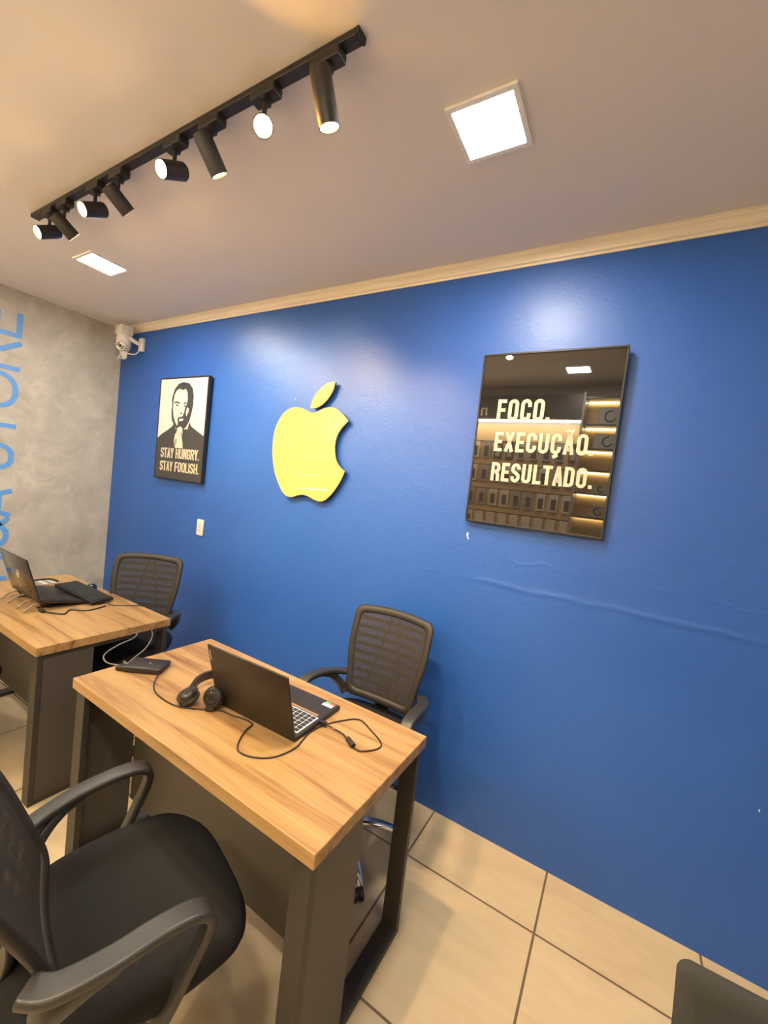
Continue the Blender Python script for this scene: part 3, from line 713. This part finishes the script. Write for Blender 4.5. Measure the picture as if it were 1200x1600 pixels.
    for ol, f in ((o0, 0.0), (om, 0.010), (om2, 0.0095), (o1, 0.008 if solid else 0.004), (o1, -0.006), (om2, -0.011), (om, -0.011)):
        rings.append([bm.verts.new(back_pt(p[0], p[1], f)) for p in ol])
    n = len(o0)
    for i in range(len(rings)):
        a, b = rings[i], rings[(i+1) % len(rings)]
        for j in range(n): bm.faces.new((a[j], a[(j+1) % n], b[(j+1) % n], b[j]))
    link('back_frame', bm, M['greyfabric' if solid else 'chairframe'], t, smooth='full')
    bm = bmesh.new(); zc = 0.765; prev = None
    for k in range(9):
        s = 1-k/8.0
        ring = [bm.verts.new(back_pt(p[0]*s, zc+(p[1]-zc)*s, 0.0098 if solid else 0.004)) for p in (om2 if solid else o1)] if s > 0 else None
        if ring is None:
            c = bm.verts.new(back_pt(0, zc, 0.0098 if solid else 0.004))
            for j in range(n): bm.faces.new((prev[j], prev[(j+1) % n], c))
        elif prev is not None:
            for j in range(n): bm.faces.new((prev[j], prev[(j+1) % n], ring[(j+1) % n], ring[j]))
        prev = ring
    link('back_pad' if solid else 'back_mesh', bm, M['greyfabric' if solid else 'mesh'], t, smooth='full')
    bm = bmesh.new()
    for k in range(9):
        z = 0.580+0.042*k; hwid = 0.155+0.026*smoothstep(0.53, 0.85, z)
        P = [back_pt(-hwid+2*hwid*i/10, z, -0.014) for i in range(11)]
        sweep(bm, P, rrect(0.020, 0.006, 0.002, 2), up=(0, 0, 1))
    for xa, xb in ((-0.018, -0.095), (0.018, 0.095)):
        P = [back_pt(xa+(xb-xa)*i/10, 0.950-0.385*i/10, -0.017) for i in range(11)]
        sweep(bm, P, rrect(0.016, 0.008, 0.002, 2), up=(1, 0, 0))
    link('back_slats', bm, M['slat'], t, smooth=True)
    bm = bmesh.new(); P = catmull([(0, -0.08, 0.392), (0, -0.20, 0.385), (0, -0.265, 0.43), (0, -0.245, 0.54), (0, -0.262, 0.66)], 8)
    sweep(bm, P, rrect(0.075, 0.016, 0.005), up=(1, 0, 0)); link('back_bracket', bm, M['black'], t, smooth=True)
    # arm loops
    for s in (-1, 1):
        P = catmull([(s*0.205, -0.228, 0.632), (s*0.236, -0.190, 0.637), (s*0.258, -0.11, 0.654), (s*0.264, -0.02, 0.667), (s*0.267, 0.042, 0.664), (s*0.268, 0.072, 0.642), (s*0.267, 0.070, 0.600),
                     (s*0.263, 0.045, 0.54), (s*0.257, 0.015, 0.47), (s*0.246, -0.005, 0.425), (s*0.20, -0.005, 0.410), (s*0.10, -0.005, 0.405)], 7)
        n2 = len(P); sc = []
        for i in range(n2):
            k = i/(n2-1); sc.append((1.0-0.25*smoothstep(0.4, 0.6, k), 1.15-0.25*k))
        bm = bmesh.new(); sweep(bm, P, rrect(0.052, 0.021, 0.008, 4), up=(1, 0, 0), scales=sc)
        P2 = catmull([(s*0.259, -0.095, 0.650), (s*0.252, -0.140, 0.632), (s*0.236, -0.180, 0.598), (s*0.212, -0.205, 0.560), (s*0.190, -0.205, 0.535)], 7)
        sweep(bm, P2, rrect(0.046, 0.030, 0.009, 3), up=(1, 0, 0))
        link('armrest', bm, M['armplastic'], t, smooth='full')
    return t
def place(o, x, y, rz, label, spin=0.0, lift=0.0):
    for c in o.children:
        if not c.name.startswith(('star_base', 'caster', 'column_cover')): c.location.z += lift
        if c.name.startswith(('star_base', 'caster')): c.rotation_euler = (0, 0, spin)
    o.location = (x, y, 0); o.rotation_euler = (0, 0, rz); o['label'] = label
chair = make_chair('x')
chair_desk, chair_far, chair_gap = [copy_tree(chair) for _ in range(3)]
BACK.update(curve=0.0, crown=0.0)
chair_right = make_chair('x', True)
place(chair, 3.105, -1.360, math.radians(-17), 'black padded office chair nearest the viewer, its seat facing the front desk', math.radians(30))
for c in chair.children:   # the reclined back of the nearest chair
    if c.name.startswith(('back_frame', 'back_mesh', 'back_slats')):
        th = math.radians(13); pv = Vector((0, -0.215, 0.60)); c.rotation_euler = (th, 0, 0); c.location = pv - Matrix.Rotation(th, 3, 'X') @ pv
for c in chair.children:
    if c.name.startswith('back_mesh'): c.material_slots[0].link = 'OBJECT'; c.material_slots[0].material = M['mesh_dense']
place(chair_desk, 3.147, -0.446, PI+math.radians(2), 'black mesh back office chair between the front desk and the blue wall', math.radians(32-182-17.8), 0.027)
place(chair_far, 1.575, -0.640, PI+math.radians(34), 'black mesh back office chair behind the desk by the cement wall', 0.0, 0.022)
place(chair_right, 4.425, -1.520, PI+math.radians(2), 'dark office chair of which only a backrest corner shows, bottom right', 0.0, 0.015)
place(chair_gap, 1.24, -1.36, math.radians(8), 'black office chair mostly cut off by the left edge, in front of the far desk')

# ------------------------------------------------------------------ laptops
def make_laptop(name, label, loc, rot, W, D, lid_tilt, lid_h, lidmat, deck, lit, group=None):
    t = thing(name, label, 'laptop', loc, rot=rot)
    hw = W/2
    bm = bmesh.new(); box(bm, -hw, hw, 0, D, 0.0, 0.017, 0.004)
    base = link('base', bm, M['laptop'], t, smooth=True)
    link('deck', bbox(-hw+.004, hw-.004, 0.012, D-.003, 0.0168, 0.0176), M[deck], base)
    # keyboard: near the hinge (y small), palm rest toward the user (y = D)
    kx0, kx1, ky0, ky1 = -hw+.022, hw-.016, 0.028, 0.138
    link('key_well', bbox(kx0-.003, kx1+.003, ky0-.003, ky1+.003, 0.0174, 0.0180), M['keylit' if lit else 'laptop'], base)
    bm = bmesh.new(); rows, cols = 6, 16; cw = (kx1-kx0)/cols; rh = (ky1-ky0)/rows; g = 0.0017 if lit else 0.0014
    for r in range(rows):
        c = 0
        while c < cols:
            span = 5 if (r == 5 and c == 4) else 1
            box(bm, kx0+c*cw+g, kx0+(c+span)*cw-g, ky0+r*rh+g, ky0+(r+1)*rh-g, 0.0178, 0.0198)
            c += span
    keys = link('keyboard', bm, M['key'], base)
    link('touchpad', bbox(-0.055, 0.045, 0.165, D-.012, 0.0174, 0.0180), M['laptop'], base)
    # lid hinged at y = 0
    lid = bpy.data.objects.new('lid', None); 
    m = Matrix.Translation((0, 0.004, 0.016)) @ Matrix.Rotation(lid_tilt, 4, 'X')
    bm = bmesh.new(); box(bm, -hw, hw, -0.008, 0.0, 0.0, lid_h, 0.003); bmesh.ops.transform(bm, matrix=m, verts=bm.verts)
    lid = link('lid', bm, lidmat, t, smooth=True)
    bm = bmesh.new(); box(bm, -hw+.010, hw-.010, 0.0, 0.0008, 0.018, lid_h-.010); bmesh.ops.transform(bm, matrix=m, verts=bm.verts)
    link('screen', bm, M['screen'], lid)
    bm = bmesh.new(); lathe(bm, [(0.007, -hw+.04), (0.007, hw-.04)], 12, align((1, 0, 0), (0, 0.004, 0.014))); link('hinge', bm, M['laptop'], base, smooth=True)
    return t, base, lid, m
# laptop A: brown black, on the front desk, its back to the viewer
ang = math.radians(1.7)
t, base, lid, m = make_laptop('laptop', 'open brown black laptop with lit white keys on the front desk', (3.030, -0.944, DZ), (0, 0, ang), 0.378, 0.262, math.radians(16), 0.240, M['laptop'], 'laptopdeck', True)
link('bronze_band', bbox(-0.18, 0.165, 0.146, 0.158, 0.0176, 0.0182), M['bronze'], base)
link('sticker', bbox(0.128, 0.172, 0.222, 0.240, 0.0176, 0.0181), M['whitestick'], base)
link('sticker', bbox(0.130, 0.150, 0.241, 0.254, 0.0176, 0.0181), M['green'], base)
link('sticker', bbox(0.151, 0.174, 0.241, 0.254, 0.0176, 0.0181), M['redstick'], base)
bm = bmesh.new(); box(bm, -0.181, -0.174, -0.0088, -0.0078, 0.180, 0.222); bmesh.ops.transform(bm, matrix=m, verts=bm.verts); link('side_badge', bm, M['inkmid'], lid)
# laptop B: glossy black, raised on a stand
t, base, lid, m = make_laptop('laptop', 'glossy black laptop with round badge raised on a small stand, far desk', (1.235, -0.998, DZ+0.046), (math.radians(-10.5), 0, math.radians(-1)), 0.395, 0.250, math.radians(27), 0.235, M['laptopgloss'], 'laptop', False)
bm = bmesh.new(); ring = [Vector((0.022*math.cos(2*PI*k/28), -0.0088, 0.118+0.022*math.sin(2*PI*k/28))) for k in range(28)]
sweep(bm, ring, circ(0.0016, 6), closed=True)
for pl in ([(-0.010, 0.016), (-0.014, -0.004)], [(-0.013, 0.004), (-0.004, 0.005), (-0.006, -0.005)], [(0.004, 0.006), (0.000, -0.016)], [(0.004, 0.006), (0.013, 0.005), (0.011, -0.004), (0.002, -0.004)]):
    sweep(bm, [Vector((-a, -0.0088, 0.118+b)) for a, b in pl], circ(0.0014, 6))
bmesh.ops.transform(bm, matrix=m, verts=bm.verts); link('badge', bm, M['silver'], lid)
t = thing('laptop_stand', 'low folding stand with pale prongs under the raised laptop', 'stand', (1.235, -0.985, DZ))
bm = bmesh.new()
for x in (-0.13, 0.13):
    box(bm, x-.008, x+.008, 0.0, 0.20, 0.0, 0.006, 0.002)
    sweep(bm, [Vector((x, 0.03, 0.004)), Vector((x, 0.0, 0.036))], rrect(0.014, 0.006, 0.002, 2), up=(1, 0, 0))
box(bm, -0.13, 0.13, 0.15, 0.162, 0.0, 0.006, 0.002)
link('stand_frame', bm, M['black'], t)
for x in (-0.15, -0.05, 0.07, 0.16):
    bm = bmesh.new(); tube(bm, [(x, 0.02, 0.034), (x+0.005, -0.03, 0.030), (x+0.012, -0.065, 0.006), (x+0.012, -0.070, 0.005)], 0.005, 8, 4); link('prong', bm, M['clear'], t, smooth=True)

# external keyboard leaning on the far laptop
p0, p1 = Vector((1.125, -0.768, DZ+0.060)), Vector((1.500, -0.706, DZ+0.016)); ax = (p1-p0).normalized()
yv = Vector((0, 0, 1)).cross(ax).normalized(); zv = ax.cross(yv)
mk = Matrix((ax, yv, zv)).transposed().to_4x4(); mk.translation = (p0+p1)/2
t = thing('computer_keyboard', 'black external keyboard propped across the front of the far laptop', 'keyboard', (p0+p1)/2, rot=mk.to_euler())
bm = bmesh.new(); box(bm, -0.172, 0.172, -0.066, 0.066, -0.009, 0.009, 0.004); link('case', bm, M['black'], t, smooth=True)
bm = bmesh.new()
for r in range(6):
    for c in range(15):
        box(bm, -0.163+c*0.0217+.0012, -0.163+(c+1)*0.0217-.0012, -0.058+r*0.0193+.0012, -0.058+(r+1)*0.0193-.0012, 0.008, 0.013)
link('keys', bm, M['key'], t)
# mouse
t = thing('computer_mouse', 'black mouse behind the keyboard on the far desk', 'mouse', (1.178, -0.640, DZ), math.radians(-32))
bm = bmesh.new(); rings = []
for k in range(9):
    a = k/8*PI/2; s = math.cos(a)**0.6; z = 0.036*math.sin(a)**0.8
    rings.append([bm.verts.new((0.062*math.copysign(abs(math.cos(b))**0.8, math.cos(b))*s, 0.034*math.copysign(abs(math.sin(b))**0.8, math.sin(b))*s, z*(1-0.18*math.cos(b)))) for b in [2*PI*i/28 for i in range(28)]])
for a, b in zip(rings, rings[1:]):
    for i in range(28): bm.faces.new((a[i], a[(i+1) % 28], b[(i+1) % 28], b[i]))
bm.faces.new(rings[0][::-1]); link('mouse_body', bm, M['laptopgloss'], t, smooth='full')
bm = bmesh.new(); lathe(bm, [(0.008, -0.003), (0.008, 0.003)], 14, align((0, 1, 0), (0.034, 0, 0.027))); link('scroll_wheel', bm, M['slat'], t)
# paper slips on the far desk
t = thing('paper_leaflet', 'grey leaflet with white strips lying flat behind the far laptop', 'leaflet', (0.815, -0.755, DZ), math.radians(4))
link('sheet', bbox(-0.085, 0.085, -0.055, 0.055, 0.0, 0.0015), M['packgrey'], t)
for y0, y1 in ((0.018, 0.040), (-0.030, -0.012)): link('white_strip', bbox(-0.02, 0.075, y0, y1, 0.0015, 0.0022), M['whitestick'], t)
# short cables on the far desk
bm = bmesh.new(); tube(bm, [(1.478, -0.700, DZ+0.016), (1.53, -0.690, DZ+0.006), (1.56, -0.665, DZ+0.004), (1.60, -0.62, DZ+0.004), (1.63, -0.585, DZ+0.004), (1.65, -0.57, DZ+0.003), (1.66, -0.560, DZ-0.02), (1.665, -0.557, DZ-0.08)], 0.0028)
tag(link('keyboard_cord', bm, M['cable'], smooth=True), 'thin black keyboard cord running over the back edge of the far desk', 'cord')
bm = bmesh.new(); tube(bm, [(1.46, -0.985, DZ+0.006), (1.50, -0.97, DZ+0.007), (1.55, -0.93, DZ+0.005), (1.50, -0.88, DZ+0.004), (1.56, -0.82, DZ+0.004), (1.535, -0.72, DZ+0.0035)], 0.004)
box(bm, 1.42, 1.47, -1.0, -0.98, DZ, DZ+0.014, 0.003)
tag(link('charger_cord', bm, M['cable'], smooth=True), 'black cord with plug lying beside the raised laptop', 'cord')
bm = bmesh.new(); tube(bm, [(0.80, -0.84, DZ+0.004), (0.835, -0.79, DZ+0.020), (0.86, -0.74, DZ+0.022), (0.88, -0.70, DZ+0.006)], 0.007)
tag(link('phone_cord', bm, M['cable'], smooth=True), 'short curved black cord end beside the grey leaflet', 'cord')

# ------------------------------------------------------------------ things on the front desk
t = thing('power_adapter', 'flat black power brick with its cord looping round the laptop on the front desk', 'adapter', (2.420, -0.972, DZ), math.radians(32))
bm = bmesh.new(); box(bm, -0.075, 0.075, -0.048, 0.048, 0.0, 0.026, 0.006, 3); link('case', bm, M['laptop'], t, smooth=True)
bm = bmesh.new(); lathe(bm, [(0.004, 0.026), (0.004, 0.0266)], 12, Matrix.Translation((0.01, 0, 0))); link('indicator', bm, M['silver'], t)
bm = bmesh.new(); box(bm, -0.108, -0.070, -0.046, -0.012, 0.002, 0.020, 0.005); link('inlet_plug', bm, M['laptop'], t, smooth=True)
C0 = [(2.506, -0.972), (2.540, -1.010), (2.594, -1.045), (2.660, -1.062), (2.758, -1.059), (2.830, -1.022), (2.894, -0.978), (2.953, -0.968), (3.005, -0.956), (3.043, -0.960), (3.05, -0.99), (3.07, -1.030), (3.095, -1.065), (3.125, -1.083), (3.173, -1.073), (3.220, -1.033), (3.240, -0.958), (3.222, -0.875), (3.226, -0.812), (3.256, -0.743), (3.305, -0.685), (3.377, -0.714), (3.440, -0.750), (3.448, -0.785), (3.414, -0.831), (3.382, -0.833)]
r = 0.0026
bm = bmesh.new(); tube(bm, [(x, y, DZ+0.010) if i == 0 else (x, y, DZ+r+0.0006) for i, (x, y) in enumerate(C0)], r, 8, 6)
cord = link('power_cord', bm, M['cable'], t, smooth=True)
cord.matrix_parent_inverse = (Matrix.Translation(t.location) @ t.rotation_euler.to_matrix().to_4x4()).inverted()
bm = bmesh.new(); tube(bm, [(3.382, -0.833, DZ+.008), (3.367, -0.826, DZ+.009), (3.345, -0.813, DZ+.008)], 0.0085, 12, 4); link('ferrite_bead', bm, M['laptop'], cord, smooth=True)
bm = bmesh.new(); tube(bm, [(3.345, -0.813, DZ+r+.001), (3.313, -0.800, DZ+0.006), (3.262, -0.800, DZ+0.009), (3.232, -0.800, DZ+0.010)], r, 8, 6); link('cord_end', bm, M['cable'], cord, smooth=True)
bm = bmesh.new(); box(bm, 3.213, 3.240, -0.808, -0.792, DZ+0.003, DZ+0.017, 0.003); link('plug', bm, M['laptop'], cord, smooth=True)
bm = bmesh.new(); lathe(bm, [(0.0042, -0.004), (0.0042, 0.004)], 10, align((1, 0.1, 0), (3.275, -0.800, DZ+0.0085))); link('red_ring', bm, M['redstick'], cord)
bm = bmesh.new(); box(bm, -0.016, 0.016, -0.007, 0.007, 0, 0.016, 0.004); box(bm, -0.02, 0.012, -0.003, 0.013, 0.002, 0.011, 0.004)
bmesh.ops.transform(bm, matrix=Matrix.Translation((2.868, -1.000, DZ+0.0005)) @ Matrix.Rotation(0.6, 4, 'Z'), verts=bm.verts); link('cord_tie', bm, M['cable'], cord, smooth=True)

def headphones():
    t = thing('headphones', 'black over ear headphones with a grey green band piece, left of the laptop', 'headphones', (2.765, -0.958, DZ))
    def cup(c, d, name):
        m = align(Vector(d).normalized(), c)
        bm = bmesh.new(); lathe(bm, [(0.0, 0.020), (0.020, 0.0195), (0.023, 0.017), (0.030, 0.0175), (0.036, 0.013), (0.0385, 0.004), (0.037, -0.006), (0.030, -0.010)], 32, m)
        o = link('earcup', bm, M['hpblack'], t, smooth=True)
        bm = bmesh.new(); lathe(bm, [(0.018, -0.022), (0.026, -0.026), (0.034, -0.023), (0.0375, -0.015), (0.035, -0.007), (0.020, -0.007)], 32, m); link('ear_cushion', bm, M['cushion'], o, smooth=True)
        bm = bmesh.new(); lathe(bm, [(0.013, 0.0200), (0.0145, 0.0206), (0.016, 0.0200)], 28, m, cap=False); link('ring', bm, M['slat'], o, smooth=True)
    cup((0.0, -0.062, 0.030), (-0.35, -0.35, 0.85), 'a'); cup((0.092, -0.020, 0.041), (0.35, -0.92, 0.20), 'b')
    P = catmull([(-0.010, -0.048, 0.036), (-0.045, 0.010, 0.046), (-0.055, 0.070, 0.044), (-0.035, 0.125, 0.036), (0.0, 0.155, 0.032)], 8)
    bm = bmesh.new(); sweep(bm, P, rrect(0.034, 0.014, 0.005), up=(0, 0, 1)); link('headband', bm, M['hpblack'], t, smooth=True)
    P = catmull([(0.0, 0.155, 0.032), (0.045, 0.155, 0.038), (0.085, 0.125, 0.044), (0.108, 0.075, 0.046)], 8)
    bm = bmesh.new(); sweep(bm, P, rrect(0.030, 0.013, 0.005), up=(0, 0, 1)); link('band_slider', bm, M['hpgreen'], t, smooth=True)
    P = catmull([(0.108, 0.075, 0.046), (0.112, 0.035, 0.046), (0.100, -0.006, 0.045)], 8)
    bm = bmesh.new(); sweep(bm, P, rrect(0.022, 0.009, 0.003), up=(0, 0, 1)); link('yoke', bm, M['hpblack'], t, smooth=True)
headphones()
# grey cable hanging in the gap between the desks
bm = bmesh.new(); tube(bm, [(1.90, -0.77, 0.702), (2.00, -0.79, 0.735), (2.08, -0.85, 0.748), (2.10, -0.928, 0.741), (2.12, -0.995, 0.722), (2.15, -1.00, 0.697), (2.20, -0.97, 0.690), (2.26, -0.985, 0.720), (2.300, -1.005, 0.7500), (2.335, -1.008, DZ+0.0035), (2.372, -1.008, DZ+0.008)], 0.0032)
tag(link('power_lead', bm, M['greycable'], smooth=True), 'grey power lead sagging between the two desks into the black brick', 'cord')
bm = bmesh.new(); tube(bm, [(1.91, -0.66, 0.700), (2.02, -0.72, 0.704), (2.10, -0.800, 0.686), (2.12, -0.880, 0.652), (2.17, -0.96, 0.610), (2.20, -1.0, 0.52), (2.20, -1.02, 0.30), (2.19, -1.03, 0.02)], 0.0032)
tag(link('hanging_lead', bm, M['greycable'], smooth=True), 'second grey lead hanging below the first one between the desks', 'cord')

# ------------------------------------------------------------------ shelves on the opposite wall (seen mirrored in the black print)
y0 = YB
t = thing('display_wall', 'wood display board with dark lit fascia along the opposite wall, mirrored in the print', 'display', (2.0, y0, 0))
link('slat_board', bbox(-1.7, 1.57, 0.0, 0.018, 0.5, 2.36), M['slatwall'], t)
link('fascia', bbox(-1.7, 1.57, 0.0, 0.16, 2.40, 2.66), M['darkshelf'], t)
link('light_strip', bbox(-1.7, 1.57, 0.10, 0.15, 2.385, 2.40), M['strip'], t)
for z in (2.17, 1.90, 1.63, 1.36): link('peg_rail', bbox(-1.7, 1.57, 0.018, 0.024, z-.006, z+.006), M['black'], t)
fc = bpy.data.curves.new('word', 'FONT'); fc.body = 'ne'; fc.size = 0.19; fc.extrude = 0.004
fo = bpy.data.objects.new('word', fc); COL.objects.link(fo); dg = bpy.context.evaluated_depsgraph_get(); me = bpy.data.meshes.new_from_object(fo.evaluated_get(dg)); bpy.data.objects.remove(fo)
me.materials.append(M['silver']); o = bpy.data.objects.new('fascia_letters', me); COL.objects.link(o); o.parent = t; o.location = (0.60, 0.164, 2.44); o.rotation_euler = (PI/2, 0, PI)
def make_pack(mat, phone):
    t = thing('accessory_pack', 'x', 'package')
    link('card', bbox(-0.045, 0.045, 0.0, 0.022, -0.19, 0.0, bev=0.002, seg=1), M[mat], t)
    if phone: link('phone_case', bbox(-0.026, 0.026, 0.022, 0.028, -0.165, -0.05, bev=0.003, seg=1), M[phone], t)
    link('peg', bbox(-0.003, 0.003, -0.02, 0.06, -0.016, -0.010), M['silver'], t)
    return t
protos = [make_pack('packgrey', 'packdark'), make_pack('packlight', None), make_pack('packlight', 'packdark'), make_pack('packdark', 'packgrey')]
used = [False]*4
RLAB = ['accessory pack hanging in the top row of the mirrored shelf wall', 'accessory pack hanging in the second row of the mirrored shelf wall', 'accessory pack hanging in the third row of the mirrored shelf wall', 'pale accessory pack hanging in the bottom row of the mirrored shelf wall']
for r, z in enumerate((2.165, 1.895, 1.625, 1.355)):
    for c in range(10):
        k = 1 if r == 3 and c > 1 else random.choice((0, 0, 2, 3, 2))
        o = protos[k] if not used[k] else copy_tree(protos[k]); used[k] = True
        o.location = (2.33+0.132*c, y0+0.030, z); o['label'] = RLAB[r]; o['group'] = 'hanging packs, row %s' % ('top', 'second', 'third', 'bottom')[r]
t = thing('niche_shelf', 'lit niche shelf column beside the hanging packs on the opposite wall', 'shelf', (3.80, y0, 0))
for x in (-0.23, 0.21): link('side_panel', bbox(x, x+0.02, 0.0, 0.26, 0.5, 2.66), M['packgrey'], t)
link('back_panel', bbox(-0.21, 0.21, 0.0, 0.012, 0.5, 2.66), M['slatwall'], t)
for z in (2.60, 2.335, 2.10, 1.89, 1.66, 1.425, 1.20, 0.97):
    s = link('shelf', bbox(-0.21, 0.21, 0.012, 0.25, z, z+0.018), M['darkshelf'], t)
    link('shelf_light', bbox(-0.20, 0.20, 0.02, 0.035, z-0.010, z), M['niche'], s)
for z, hh, ww, lb in ((2.353, 0.17, 0.20, 'headphone box on the top shelf of the lit niche'), (2.118, 0.15, 0.24, 'wide grey box on the second shelf of the lit niche'), (1.678, 0.09, 0.12, 'small pale box on the fourth shelf of the lit niche'), (1.443, 0.12, 0.12, 'square box on the fifth shelf of the lit niche')):
    b = thing('product_box', lb, 'box', (3.82, y0+0.13, z))
    link('carton', bbox(-ww/2, ww/2, -0.05, 0.05, 0, hh, bev=0.003, seg=1), M['boxgrey'], b)
    bm = bmesh.new(); rg = [Vector((hh*0.28*math.cos(2*PI*k/20), 0.051, hh/2+hh*0.30*math.sin(2*PI*k/20))) for k in range(4, 20)]; sweep(bm, rg, circ(0.006, 6)); link('printed_ring', bm, M['slat'], b)
